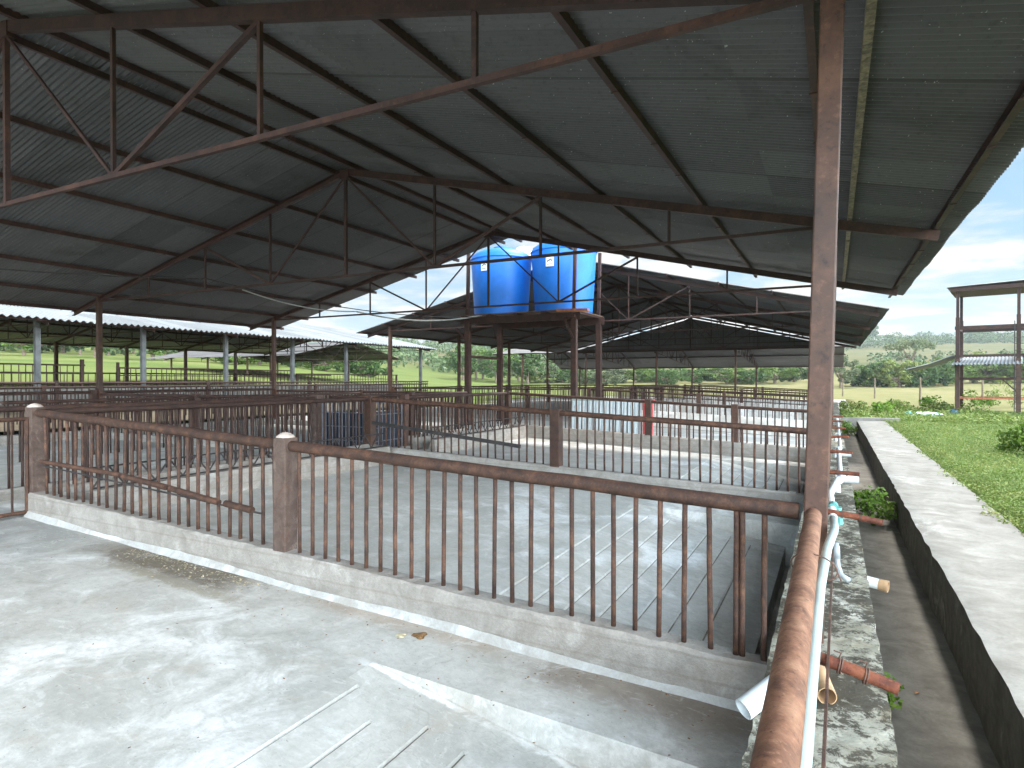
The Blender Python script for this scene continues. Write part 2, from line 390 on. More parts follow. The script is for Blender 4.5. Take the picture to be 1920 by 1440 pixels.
GROOVE = []
fm = MB()
def strip(x0, x1, y0, y1, zf, nx=1):
    for i in range(nx):
        a = x0 + (x1 - x0) * i / nx; b_ = x0 + (x1 - x0) * (i + 1) / nx
        fm.quad((a, y0, zf(a)), (b_, y0, zf(b_)), (b_, y1, zf(b_)), (a, y1, zf(a)))
def pen_floor(ya, yb, pa, pb):
    strip(-7.5, PX0, ya, yb, floor_z)
    strip(PX0, XW, ya, pa, floor_z); strip(PX0, XW, pb, yb, floor_z)
    xs_ = [PX0]; zs_ = [0]
    k = 0
    while True:
        xg = PX0 + .09 + .235 * k
        if xg > -.62: break
        xs_ += [xg - .013, xg - .006, xg + .006, xg + .013]; zs_ += [.006, -.010, -.010, .006]
        k += 1
    xs_ += [-.50]; zs_ += [0]
    # keep the ribs short of the pit ends like the trowelled ends in the floor
    kk = 0
    for i in range(len(xs_) - 1):
        a, b_ = xs_[i], xs_[i + 1]; za, zb = pit_z(a) + zs_[i], pit_z(b_) + zs_[i + 1]
        rib = zs_[i] != 0 and zs_[i + 1] != 0 and b_ - a < .05
        if not rib: kk += 1
        ye = pb - .30 + .10 * math.sin(kk * 2.3) if rib else pb - .2
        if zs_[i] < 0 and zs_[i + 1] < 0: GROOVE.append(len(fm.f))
        fm.quad((a, pa, za), (b_, pa, zb), (b_, ye, zb), (a, ye, za))
        fm.quad((a, ye, pit_z(a) + .006), (b_, ye, pit_z(b_) + .006), (b_, pb, pit_z(b_) + .006), (a, pb, pit_z(a) + .006))
        fm.quad((a, ye, za), (b_, ye, zb), (b_, ye, pit_z(b_) + .006), (a, ye, pit_z(a) + .006))
    xc0, xc1 = -.50, XW; zc = pit_z(-.5) - .22
    fm.quad((xc0, pa, zc), (xc1, pa, zc), (xc1, pb, zc), (xc0, pb, zc))
    fm.quad((xc0, pa, pit_z(xc0)), (xc0, pb, pit_z(xc0)), (xc0, pb, zc), (xc0, pa, zc))
    for yy, sgn in ((pa, 1), (pb, -1)):
        nseg = 12
        for i in range(nseg):
            a = PX0 + (XW - PX0) * i / nseg; b_ = PX0 + (XW - PX0) * (i + 1) / nseg
            fm.quad((a, yy, min(pit_z(a), pit_z(a)) - .3), (b_, yy, pit_z(b_) - .3), (b_, yy, floor_z(b_)), (a, yy, floor_z(a)))
Y1, Y2, Y3 = 3.44, 8.75, 14.1
pen_floor(-6.0, Y1, -6.0, 2.77)
pen_floor(Y1, Y2, 4.05, 7.92)
pen_floor(Y2, Y3, 9.4, 13.3)
strip(-18.6, -7.5, -6.0, 19.6, lambda x: .2875)
strip(-7.5, XW, Y3, 19.6, floor_z)
fo = tag(fm.build('floor', M['floor']), kind='structure')
M['groove'], *_ = mat_concrete('shade_tinted_groove', (.24, .22, .19), (.40, .385, .36), (.14, .125, .10), dirt_amt=.4, scale=3)  # line shadows of the grooves painted into the colour of their bottoms
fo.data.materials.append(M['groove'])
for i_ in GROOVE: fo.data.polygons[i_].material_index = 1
fm = MB()
strip(-7.5, XW, 19.6, 41.0, floor_z); strip(-18.6, -7.5, 19.6, 41.0, lambda x: .2875)
strip(-24.5, .9, 41.0, 60, lambda x: .02)
tag(fm.build('far_floor', M['floor_far']), kind='structure')

# ------------------------------------------------------------------ gutter, walkway, ground
def rough_slab(name, x0, x1, y0, y1, z0, z1, mat, ny=80, nx=4, jit=.006, jx=.008, both=True):
    g = MB(); rng = random.Random(len(name) * 7 + 3)
    xs_ = [x0 + (x1 - x0) * i / nx for i in range(nx + 1)]
    P = []
    for j in range(ny + 1):
        y = y0 + (y1 - y0) * j / ny
        row = []
        for i, x in enumerate(xs_):
            e = i in (0, nx)
            row.append((x + (rng.uniform(-jx, jx) if e else 0), y, z1 + rng.uniform(-jit, jit) - (.004 if e else 0)))
        P.append(row)
    for j in range(ny):
        for i in range(nx):
            g.quad(P[j][i], P[j][i + 1], P[j + 1][i + 1], P[j + 1][i])
        for i, sg in ((0, -1), (nx, 1)):
            a, b_ = P[j][i], P[j + 1][i]
            g.quad(a, b_, (b_[0] + sg * .004, b_[1], z0), (a[0] + sg * .004, a[1], z0))
    for j in (0, ny):
        g.quad(P[j][0], P[j][nx], (x1, P[j][nx][1], z0), (x0, P[j][0][1], z0))
    return g.build(name, mat)
gm = MB()
for j in range(60):
    y = -3 + j * .55
    z = [-.38 + random.uniform(-.006, .006)] * 2
    gm.quad((.15, y, -.385), (.83, y, -.385), (.83, y + .55, -.385), (.15, y + .55, -.385))
tag(gm.build('gutter', M['gutter']), kind='structure')
wside = MB()
w = rough_slab('walkway', .81, 1.76, -3, 27.6, -.45, .12, M['walk'], ny=170, nx=6, jit=.003, jx=.012)
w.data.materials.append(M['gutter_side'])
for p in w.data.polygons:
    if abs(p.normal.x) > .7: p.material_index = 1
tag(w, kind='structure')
# gutter end and cross kerb beyond it
xw = rough_slab('gutter_end_wall', .2, 2.3, 28.2, 28.5, -.45, .2, M['walk'], ny=2, nx=8)
tag(xw, 'low pale concrete wall closing the far end of the gutter', 'wall')

def smst(a, b_, x):
    t = max(0, min(1, (x - a) / (b_ - a))); return t * t * (3 - 2 * t)
def interp(x, pts):
    for (a, va), (b_, vb) in zip(pts, pts[1:]):
        if x <= b_: return va + (vb - va) * max(0, (x - a) / (b_ - a))
    return pts[-1][1]
HR = [(0, .08), (120, .0), (170, 1.6), (250, 7), (420, 19), (620, 31), (800, 34), (1600, 20)]
HL = [(0, .4), (22, 1.0), (34, 1.35), (70, 3.0), (130, 6.2), (250, 15), (420, 25), (700, 36), (1600, 28)]
def ground_z(x, y):
    r_ = math.hypot(x, y)
    azi = math.degrees(math.atan2(x, y))          # bearing from the barn axis
    L = smst(-24, -58, azi) if y > -50 else .5
    z = interp(r_, HR) * (1 - L) + interp(r_, HL) * L
    z += (math.sin(x * .011 + 1) * math.cos(y * .009) * 2.2 + math.sin(x * .031 + y * .023) * .8) * smst(130, 420, r_)
    if -19.5 < x < 1.72 and -9 < y < 41.2: z = -.75
    elif -34.4 < x <= -19.4 and 3.2 < y < 30: z = -.3
    elif -24.6 < x < 1.0 and 41 < y < 60.2: z = -.2
    return z
def axis(lo, hi, brk):
    a = set(brk)
    x = 0.0; stp = 1.5
    while x < hi: a.add(round(x, 3)); x += stp; stp *= 1.07
    x = 0.0; stp = 1.5
    while x > lo: a.add(round(x, 3)); x -= stp; stp *= 1.07
    return sorted(v_ for v_ in a if lo <= v_ <= hi)
ax = axis(-1000, 330, [-34.42, -34.38, -24.62, -24.58, -19.52, -19.48, .98, 1.02, 1.70, 1.74, 2.4, -22, -21])
ay = axis(-40, 1000, [-9.02, -8.98, 3.18, 3.22, 29.98, 30.02, 41.18, 41.22, 60.18, 60.22, 29])
GV = np.array([(x, y, ground_z(x, y)) for y in ay for x in ax])
nx_ = len(ax)
GF = np.array([(j * nx_ + i, j * nx_ + i + 1, (j + 1) * nx_ + i + 1, (j + 1) * nx_ + i) for j in range(len(ay) - 1) for i in range(nx_ - 1)])
g = np_mesh('ground', GV, GF, M['pasture']); tag(g, kind='structure')

# edge wall (mildewed) that carries the columns and pipe rail
g = rough_slab('edge_wall', XW, .20, -3, 15.2, -.62, .42, M['moss'], ny=240, nx=8, jit=.004, jx=.006)
tag(g, 'mildew blackened concrete wall along the barn edge beside the gutter', 'wall')
g = rough_slab('edge_wall', XW, .20, 19.8, 40.3, -.62, .42, M['moss'], ny=90, nx=4, jit=.008, jx=.02)
tag(g, 'far low concrete wall along the edge of the second barn', 'wall')

# ------------------------------------------------------------------ corrugated sheets and barns
def corr_sheet(name, mat, parent, y0, y1, prof, pitch, amp, seg=8):
    """prof: list of (x, z) down the slope; waves run along y"""
    ny = int((y1 - y0) / pitch * seg)
    ys = np.linspace(y0, y1, ny + 1)
    ph = 2 * np.pi * ys / pitch
    wave = amp * np.cos(ph)
    rng = np.random.default_rng(3)
    k = len(prof)
    V = np.zeros((k, ny + 1, 3))
    for i, (x, z) in enumerate(prof):
        V[i, :, 0] = x + (rng.normal(0, .0012, ny + 1) if i in (0, k - 1) else 0); V[i, :, 1] = ys
        V[i, :, 2] = z + wave + .012 * np.sin(ys * 1.7 + i) + .006 * np.sin(ys * 5.1 + 2 * i)
    idx = np.arange(k * (ny + 1)).reshape(k, ny + 1)
    Fq = np.stack([idx[:-1, :-1], idx[1:, :-1], idx[1:, 1:], idx[:-1, 1:]], -1).reshape(-1, 4)
    o = np_mesh(name, V.reshape(-1, 3), Fq, mat, parent)
    o.data.polygons.foreach_set('use_smooth', [True] * len(o.data.polygons))
    return o
def barn(name, label, loc, rz, half, over, zr, slope, y0, y1, frames, zch, zbase_l, zbase_r, pitch=.076, amp=.016,
         sheet='roof', purl=(.27, 1.82, 3.37, 4.95, 6.45, 7.94, 9.12), wood=None, detail=True, lean=0.0, colw=.12, colmat=None, seg=8, cap=True, mem=1.0):
    T = thing(name, label, 'barn', loc, rz)
    zz = lambda d: zr - slope * abs(d)
    for s_ in (-1, 1):
        e = half + over; n = 5
        prof = [(s_ * (.02 + (e - .02) * i / n), zz(.02 + (e - .02) * i / n) + .155) for i in range(n + 1)]
        corr_sheet('roof_sheet', M[sheet], T, y0, y1, prof, pitch, amp, seg)
        for d in purl:
            if d > e - .1: d = e - .15
            m_ = MB(); z = zz(d) + .100
            m_.channel((s_ * d, y0 - .10, z), (s_ * d, y1 + .10, z), .05, .08)
            for yy in np.arange(y0 + .4, y1, 1.3) if detail else []:
                jy = yy + random.uniform(-.3, .3)
                m_.bar((s_ * d, jy, z - .046), (s_ * d, jy + .012, z - .046), .066, .010)
            m_.build('purlin', M['oxide'], T)
        if wood and s_ == 1:
            for j, yy in enumerate(np.arange(y0, y1 - .1, 3.2)):
                m_ = MB(); z = zz(wood) + .105 - .012 * (j % 2)
                m_.bar((wood, yy, z), (wood, min(y1, yy + 3.2) - .02, z), .05, .06)
                m_.build('wooden_batten', M['wood'], T)
    if cap:
        m_ = MB()
        for s_ in (-1, 1):
            m_.hexa([(0, y0, zz(0) + .190), (s_ * .3, y0, zz(.3) + .178), (s_ * .3, y1, zz(.3) + .178), (0, y1, zz(0) + .190)],
                    [(0, y0, zz(0) + .197), (s_ * .3, y0, zz(.3) + .185), (s_ * .3, y1, zz(.3) + .185), (0, y1, zz(0) + .197)])
        m_.build('ridge_cap', M['roof_light'], T)
    for yi, y in enumerate(frames):
        tr = None
        m_ = MB()
        for s_ in (-1, 1):
            e = half + over - .2
            m_.channel((0, y, zz(0)), (s_ * e, y, zz(e)), .07 * mem, .118 * mem, .012)
        m_.bar((0, y - .045, zz(0) - .05), (0, y + .045, zz(0) - .05), .22, .16)
        tr = m_.build('truss', M['oxide'], T)
        m_ = MB()
        hc = half - .05
        m_.bar((-hc, y, zch), (hc, y, zch), .044 * mem, .044 * mem)
        m_.build('bottom_chord', M['oxide'], tr)
        def web(p, q, w=.035):
            k = MB(); k.bar((p[0], y, p[1]), (q[0], y, q[1]), w * mem, w * mem); k.build('web', M['oxide'], tr)
        q = half / 4
        web((0, zz(0) - .06), (0, zch), .05)
        for s_ in (-1, 1):
            for i in (1, 2, 3):
                web((s_ * q * i, zz(q * i) - .05), (s_ * q * i, zch))
            web((0, zz(0) - .08), (s_ * q, zch), .03)
            web((s_ * q, zch), (s_ * 2 * q, zz(2 * q) - .06), .042)
        for s_, zb in ((-1, zbase_l), (1, zbase_r)):
            m_ = MB()
            L_ = lean if (s_ == 1) else 0
            x = s_ * half; zt = zz(half) + .05
            xb, xt = x - L_ * .55, x + L_ * 1.4
            wv_ = colw / 2
            lo = [(xb - wv_, y - wv_, zb), (xb + wv_, y - wv_, zb), (xb + wv_, y + wv_, zb), (xb - wv_, y + wv_, zb)]
            hi = [(xt - wv_, y - wv_, zt), (xt + wv_, y - wv_, zt), (xt + wv_, y + wv_, zt), (xt - wv_, y + wv_, zt)]
            m_.hexa(lo, hi)
            c_ = m_.build('column', M[colmat or 'column'], T)
            bv = c_.modifiers.new('b', 'BEVEL'); bv.width = .008; bv.segments = 2
    return T
B1 = barn('open_barn', 'open steel barn with dark tin roof and red brown trusses overhead', (-8.07, 0, 0), 0, 8.0, 1.36, 5.59, .238,
          0.4, 15.4, [Y1, Y2, Y3], 3.65, .28, .40, wood=8.24, lean=.045, colw=.108)  # unseen near end of the roof lengthened to shade the front floor
B2 = barn('open_barn', 'second open barn standing behind the blue water tanks', (-8.07, 0, 0), 0, 8.0, 1.4, 5.72, .238,
          19.5, 40.3, [20.0, 25.2, 30.4, 35.6, 39.8], 3.72, .28, .40, detail=False, seg=6)
B3 = barn('open_barn', 'far roof turned across the end of the second barn, its sheets sloping away', (-12, 49.3, 0), R(90), 6.2, .8, 4.77, .235,
          -12.7, 12, [-11.5, -6.2, -.9, 4.4, 9.7], 3.2, 0, 0, detail=False, seg=5, purl=(.3, 2, 4, 6.8))
B3.rotation_euler = (0, R(4), R(90))
def gable_cladding(parent, y, x0, x1, zb, zr, slope, gap):
    n = int((x1 - x0) / .02); V = []; 
    for i in range(n + 1):
        x = x0 + (x1 - x0) * i / n; w = .012 * math.cos(x / .1 * 2 * math.pi)
        V += [(x, y + w, zb), (x, y + w, max(zb + .02, zr - slope * abs(x) - gap))]
    Fq = [(2 * i, 2 * i + 2, 2 * i + 3, 2 * i + 1) for i in range(n)]
    o = np_mesh('gable_cladding', np.array(V), np.array(Fq), M['roof'], parent)
    m_ = MB(); m_.bar((x0, y - .05, zb), (x1, y - .05, zb), .06, .12); m_.build('gable_beam', M['oxide'], parent)
gable_cladding(B2, 40.1, -8.0, 8.0, 3.62, 5.72, .238, .10)
BL = barn('open_barn', 'low barn at far left with bright wavy roof sheets and pale pillars', (-27.6, 0, 0), 0, 6.2, .9, 4.78, .20,
          3.5, 29.8, [6.6, 9.87, 13.1, 16.4, 19.8, 23.2, 26.6, 29.4], 3.42, 1.1, 1.0, pitch=.21, amp=.032, sheet='roof_light', detail=False, seg=8,
          purl=(.3, 1.8, 3.4, 5, 6.9), colw=.14, mem=.8)
BM = barn('open_barn', 'farthest left barn, a small pale roof beyond the low barn', (-46, 41, 0), R(90), 6.0, .8, 4.9, .21,
          -9, 9.5, [-8, -3, 2, 7], 3.4, 1.5, 1.2, detail=False, seg=4, pitch=.15, amp=.02, sheet='roof', purl=(.3, 2, 4, 6), mem=.8)
# pale faced pillars of the low barn
for c_ in BL.children:
    if c_.name.startswith('column') and c_.data.vertices[0].co.x > 0:
        c_.data.materials[0] = M['pillar']; c_['label'] = 'pale grey pillar'

# ------------------------------------------------------------------ kerbs and railings
def kerb(label, p0, p1, w, zt, zb, mat='kerb', fillet=None, name='kerb_wall'):
    """cast kerb between two plan points; zt/zb functions of x"""
    p0, p1 = Vector((*p0, 0)), Vector((*p1, 0)); d = (p1 - p0); L_ = d.length; d.normalize(); nrm = Vector((-d.y, d.x, 0))
    T = thing(name, label, 'kerb', (p0.x, p0.y, zb(p0.x)))
    m_ = MB(); rng = random.Random(int(abs(p0.x * 31 + p0.y * 57)))
    n = max(4, int(L_ / .09)); rows = []
    for i in range(n + 1):
        c_ = p0 + d * (L_ * i / n); x = c_.x
        j = lambda a: rng.uniform(-a, a)
        prof = [(-w / 2, zb(x) - .25), (-w / 2 + j(.004), zt(x) - .02 + j(.006)), (-w / 2 + .016 + j(.006), zt(x) + j(.005)), (w / 2 - .016 + j(.006), zt(x) + j(.005)), (w / 2 + j(.004), zt(x) - .02 + j(.006)), (w / 2, zb(x) - .25)]
        rows.append([c_ + nrm * a + Vector((0, 0, z)) - Vector(T.location) for a, z in prof])
    for i in range(n):
        for k in range(5): m_.quad(rows[i][k], rows[i + 1][k], rows[i + 1][k + 1], rows[i][k + 1])
    for i in (0, n): m_.f.append(tuple(range(len(m_.v), len(m_.v) + 6))); m_.v += [tuple(p) for p in rows[i]]
    m_.build('kerb_body', M[mat], T)
    if fillet:
        m_ = MB()
        for i in range(n):
            pr = []
            for q in (i, i + 1):
                c_ = p0 + d * (L_ * q / n); x = c_.x; rg = random.Random(q * 13 + 5)
                a0 = .04 + .010 * math.sin(q * .31) + rg.uniform(-.004, .004); h0 = .045 + .012 * math.sin(q * .23 + 1) + rg.uniform(-.004, .004)
                pr.append([c_ + nrm * (-w / 2 - a0) + Vector((0, 0, zb(x) - .01)) - Vector(T.location), c_ + nrm * (-w / 2 - .004) + Vector((0, 0, zb(x) + h0)) - Vector(T.location)])
            m_.quad(pr[0][0], pr[1][0], pr[1][1], pr[0][1])
        m_.build('limewashed_fillet', M['limewash'], T)
    return T
_pk = {}
def picket_mesh(length, r_, mat, n=8):
    key = (round(length, 3), r_, mat)
    if key not in _pk:
        m_ = MB(); k = 5
        rng = random.Random(len(_pk))
        m_.tube([(rng.uniform(-.0011, .0011) if 0 < i < k else 0, rng.uniform(-.0011, .0011) if 0 < i < k else 0, length * i / k) for i in range(k + 1)], r_, n)
        me = bpy.data.meshes.new('picket'); me.from_pydata(m_.v, [], m_.f); me.update()
        me.polygons.foreach_set('use_smooth', [True] * len(me.polygons)); me.materials.append(M[mat]); _pk[key] = me
    return _pk[key]
def railing(label, p0, p1, zt, zb, spacing, posts, rr=.04, pr=.0148, mat='rust', postmat='post', pw=.13, extra=None, group=None, name='pen_railing', bottom_bar=False, tall=.06, caps=(), mid=False):
    p0, p1 = Vector((*p0, 0)), Vector((*p1, 0)); d = p1 - p0; L_ = d.length; d.normalize()
    O = Vector((p0.x, p0.y, zb(p0.x)))
    T = thing(name, label, 'railing', O, 0, group)
    m_ = MB(); n = max(2, int(L_ / .4))
    m_.tube([p0 + d * (L_ * i / n) + Vector((0, 0, zt((p0 + d * (L_ * i / n)).x) + random.uniform(-.004, .004))) - O for i in range(n + 1)], rr, 14 if rr > .03 else 8)
    o = m_.build('top_rail', M[mat], T); smooth_angle(o, 50)
    if mid or bottom_bar:
        m_ = MB(); zf = (lambda x: zb(x) + .06) if bottom_bar else (lambda x: (zt(x) * .62 + zb(x) * .38))
        m_.bar(p0 + Vector((0, 0, zf(p0.x))) - O, p1 + Vector((0, 0, zf(p1.x))) - O, .02, .035); m_.build('lower_rail', M[mat], T)
    s_ = spacing * .6; k = 0
    while s_ < L_ - spacing * .3:
        if not any(abs(s_ - q) < pw * .75 for q in posts):
            c_ = p0 + d * s_; zz_ = zb(c_.x) - .02; ln = round(zt(c_.x) - rr * .6 - zz_, 2)
            me = picket_mesh(ln, pr, mat)
            o = bpy.data.objects.new('picket', me); COL.objects.link(o); o.parent = T
            o.location = (c_.x - O.x, c_.y - O.y, zz_ - O.z)
            o.rotation_euler = (random.gauss(0, .008), random.gauss(0, .008), random.uniform(0, 6))
        s_ += spacing * random.uniform(.94, 1.06); k += 1
    for q in posts:
        c_ = p0 + d * q; m_ = MB(); h = pw / 2
        z0 = zb(c_.x) - .22; z1 = zt(c_.x) + tall
        m_.box(-h, h, -h, h, z0 - O.z, z1 - O.z)
        o = m_.build('post', M[postmat], T, loc=(c_.x - O.x, c_.y - O.y, 0)); o.rotation_euler = (random.uniform(-.01, .01), random.uniform(-.01, .01), random.uniform(-.04, .04))
        bv = o.modifiers.new('b', 'BEVEL'); bv.width = .007; bv.segments = 2
        if q in caps:
            m_ = MB(); m_.lathe((0, 0, z1 - O.z + .001), [(h * 1.12, 0), (h * 1.05, .012), (h * .5, .035), (.001, .042)], 12)
            m_.build('mortar_cap', M['cap'], o, smooth=True)
    return T
XA, XB = -7.5, -.2
kerb('cream concrete kerb under the nearest railing, limewashed along its foot', (XA, Y1), (XW, Y1), .16, kerb_z, floor_z, fillet=True)
f1 = railing('nearest rusty picket railing across the pen, with mortar capped middle post', (XA, Y1), (-.155, Y1), rail_z, kerb_z, .135, [0, 3.7], rr=.042, caps=(0, 3.7), mat='rust')
# broken lower pipe hanging on the left half of the nearest railing
O = Vector(f1.location)
for i, (xa, za, xb, zb_, r_) in enumerate([(-7.3, .87, -5.9, .83, .022), (-5.86, .822, -5.22, .77, .026), (-5.16, .765, -4.52, .70, .026), (-4.44, .70, -4.12, .675, .028)]):
    m_ = MB(); m_.tube([Vector((xa, Y1 - .045, za - .0)) - O, Vector((xb, Y1 - .045, zb_ - .0)) - O], r_, 10); o = m_.build('broken_pipe', M['rust'], f1); smooth_angle(o)
m_ = MB(); m_.tube([Vector((-7.3, Y1 - .045, .83)) - O, Vector((-4.02, Y1 - .045, .66)) - O], .008, 6); m_.build('support_rod', M['dark_iron'], f1)
m_ = MB()
for dx, hz in ((-.33, 0), (-.30, 0)): pass
# doubled picket near the column
for dx in (-.455, -.425):
    me = picket_mesh(round(rail_z(dx) - .03 - kerb_z(dx) + .02, 2), .0148, 'rust'); o = bpy.data.objects.new('picket', me); COL.objects.link(o); o.parent = f1
    o.location = (dx - O.x, Y1 - O.y, kerb_z(dx) - .02 - O.z)

kerb('grey concrete kerb under the second railing', (XA, Y2), (XW, Y2), .16, kerb_z, floor_z)
f2 = railing('second picket railing across the barn, dark flat bar along its left half', (XA, Y2), (-.155, Y2), rail_z, kerb_z, .14, [0, 3.7], rr=.042, mat='rust', postmat='column', pw=.16)
O = Vector(f2.location); m_ = MB(); m_.bar(Vector((-7.5, Y2 - .04, .95)) - O, Vector((-4.4, Y2 - .04, .66)) - O, .012, .06); m_.build('flat_bar', M['dark_iron'], f2)
kerb('brown stained tall kerb under the third railing', (XA, Y3), (XW, Y3), .16, lambda x: kerb_z(x) + .05, floor_z)
f3 = railing('third picket railing near the roof end in front of the white sheet', (XA, Y3), (-.155, Y3), rail_z, lambda x: kerb_z(x) + .05, .14, [0, 3.7, 5.6], rr=.036, mat='rust', postmat='column', pw=.14)
# aisle railings (along the barn)
cz = lambda x: 1.37
bz = lambda x: .42
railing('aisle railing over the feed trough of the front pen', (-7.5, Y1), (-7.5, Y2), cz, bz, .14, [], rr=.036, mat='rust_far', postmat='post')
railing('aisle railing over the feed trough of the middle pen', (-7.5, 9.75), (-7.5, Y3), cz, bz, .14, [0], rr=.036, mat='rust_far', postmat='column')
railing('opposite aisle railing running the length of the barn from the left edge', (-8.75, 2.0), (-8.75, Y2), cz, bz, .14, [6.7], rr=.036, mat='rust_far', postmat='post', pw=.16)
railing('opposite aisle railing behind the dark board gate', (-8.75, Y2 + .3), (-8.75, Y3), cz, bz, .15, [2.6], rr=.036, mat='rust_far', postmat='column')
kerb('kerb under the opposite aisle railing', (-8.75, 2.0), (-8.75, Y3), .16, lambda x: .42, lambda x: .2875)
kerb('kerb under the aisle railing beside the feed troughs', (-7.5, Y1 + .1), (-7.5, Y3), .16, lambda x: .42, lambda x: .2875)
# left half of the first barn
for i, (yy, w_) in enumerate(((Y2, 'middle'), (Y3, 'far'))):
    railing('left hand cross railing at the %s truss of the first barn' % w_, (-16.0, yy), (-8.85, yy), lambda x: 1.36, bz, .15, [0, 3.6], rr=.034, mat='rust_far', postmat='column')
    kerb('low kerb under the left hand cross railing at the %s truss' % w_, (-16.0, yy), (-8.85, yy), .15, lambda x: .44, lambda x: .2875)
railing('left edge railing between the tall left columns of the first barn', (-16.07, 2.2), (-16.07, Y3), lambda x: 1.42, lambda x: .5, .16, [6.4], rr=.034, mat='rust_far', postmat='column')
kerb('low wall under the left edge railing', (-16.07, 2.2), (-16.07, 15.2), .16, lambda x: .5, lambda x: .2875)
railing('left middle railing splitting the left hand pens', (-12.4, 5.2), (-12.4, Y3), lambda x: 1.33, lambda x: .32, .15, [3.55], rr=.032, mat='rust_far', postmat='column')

# gates of the aisle
def gate(label, p0, p1, z0, z1, board=None, nv=9, nh=3, mat='dark_iron', fr=.02, bmat='board', parts=True, name='pen_gate'):
    p0, p1 = Vector((*p0, 0)), Vector((*p1, 0)); d = p1 - p0; L_ = d.length; d.normalize(); nrm = Vector((-d.y, d.x, 0))
    T = thing(name, label, 'gate', (p0.x, p0.y, z0)); O = Vector(T.location)
    P = lambda s_, z, off=0: p0 + d * s_ + nrm * off + Vector((0, 0, z)) - O
    m_ = MB()
    for a, b_ in (((0, z0), (0, z1)), ((L_, z0), (L_, z1)), ((0, z0 + fr), (L_, z0 + fr)), ((0, z1 - fr), (L_, z1 - fr))):
        m_.tube([P(*a), P(*b_)], fr, 8)
    m_.build('gate_frame', M[mat], T)
    for i in range(nv):
        s_ = L_ * (i + 1) / (nv + 1); m_ = MB(); m_.tube([P(s_, z0 + fr, -.0), P(s_, z1 - fr, -.0)], fr * .5, 6); m_.build('gate_bar', M[mat], T)
    for i in range(nh):
        z = z0 + (z1 - z0) * (i + 1) / (nh + 1); m_ = MB(); m_.tube([P(0, z, -.02), P(L_, z, -.02)], fr * .5, 6); m_.build('cross_bar', M[mat], T)
    if board:
        m_ = MB(); m_.bar(P(.02, (z0 + board) / 2, .05), P(L_ - .02, (z0 + board) / 2, .05), .012, board - z0 - .05); m_.build('board', M[bmat], T)
    return T
M['gate_bar'] = mat_plain('grey_gate_bar', (.13, .13, .15), .6, .25, 9)
gate('dark blue boarded gate across the aisle, grey bars on its face', (-8.66, Y2), (-7.58, Y2), .33, 1.36, board=1.12, nv=12, nh=3, mat='gate_bar')
gate('mesh gate with dark sheet on the aisle side of the middle pen', (-7.5, 8.87), (-7.5, 9.68), .33, 1.32, board=1.15, nv=6, nh=3, mat='gate_bar', bmat='board')
gate('rusty picket gate at the left edge beside the first post', (-7.5, 1.9), (-7.5, 3.36), .31, 1.33, nv=10, nh=0, mat='rust', fr=.022)

# feed troughs with zigzag rods
def trough(label, y0, y1):
    T = thing('feed_trough', label, 'feed trough', (-7.2, y0, floor_z(-7.2)))
    O = Vector(T.location); m_ = MB()
    x0, x1, zt = -7.40, -6.88, .55
    prof = [(x1 + .03, .2), (x1, zt), (x1 - .07, zt), (x1 - .14, .36), (x0 + .12, .36), (x0 + .05, zt + .02), (x0, zt + .02), (x0, .2)]
    n = 14; rows = [[Vector((a, y0 + (y1 - y0) * i / n, z + random.uniform(-.006, .006))) - O for a, z in prof] for i in range(n + 1)]
    for i in range(n):
        for k in range(len(prof) - 1): m_.quad(rows[i][k], rows[i][k + 1], rows[i + 1][k + 1], rows[i + 1][k])
    for i in (0, n): m_.f.append(tuple(range(len(m_.v), len(m_.v) + 8))); m_.v += [tuple(p) for p in rows[i]]
    m_.build('basin', M['kerb'], T)
    m_ = MB(); zr0, zr1 = zt + .02, zt + .24
    xr = x1 - .04
    for z in (zr0, zr1): m_.tube([Vector((xr, y0, z)) - O, Vector((xr, y1, z)) - O], .011, 6)
    m_.build('rod', M['dark_iron'], T)
    m_ = MB(); stp = .17; y = y0; up = True
    while y + stp <= y1:
        m_.tube([Vector((xr, y, zr0 if up else zr1)) - O, Vector((xr, y + stp, zr1 if up else zr0)) - O], .010, 6); y += stp; up = not up
    m_.build('zigzag_divider', M['dark_iron'], T)
trough('concrete feed trough with black zigzag rods in the front pen', Y1 + .25, Y2 - .2)
trough('concrete feed trough with black zigzag rods in the middle pen', 9.9, Y3 - .2)

# second barn pens
tops = lambda x: rail_z(x) + .02
names = ['first', 'second', 'third', 'fourth', 'last']
for i, yy in enumerate((20.1, 25.2, 30.4, 35.6, 39.9)):
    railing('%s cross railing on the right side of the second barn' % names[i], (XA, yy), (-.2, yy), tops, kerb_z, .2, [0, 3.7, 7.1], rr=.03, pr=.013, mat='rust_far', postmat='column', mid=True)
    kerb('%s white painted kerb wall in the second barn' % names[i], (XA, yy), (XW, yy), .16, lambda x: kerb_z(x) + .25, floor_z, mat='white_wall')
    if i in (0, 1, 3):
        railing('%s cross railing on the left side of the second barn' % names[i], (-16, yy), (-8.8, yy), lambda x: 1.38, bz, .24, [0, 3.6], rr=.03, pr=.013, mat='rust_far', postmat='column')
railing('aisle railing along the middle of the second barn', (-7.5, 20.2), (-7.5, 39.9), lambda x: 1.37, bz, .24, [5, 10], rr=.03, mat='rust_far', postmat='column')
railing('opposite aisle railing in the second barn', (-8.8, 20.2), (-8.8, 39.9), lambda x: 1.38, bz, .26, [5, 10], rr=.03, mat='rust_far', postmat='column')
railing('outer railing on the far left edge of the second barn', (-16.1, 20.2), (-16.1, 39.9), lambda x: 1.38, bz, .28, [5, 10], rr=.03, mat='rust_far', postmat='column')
railing('right edge railing of the second barn above its edge wall', (-.08, 20.2), (-.08, 39.9), lambda x: 1.06, lambda x: .42, .25, [5, 10, 15], rr=.03, mat='rust_far', postmat='column')

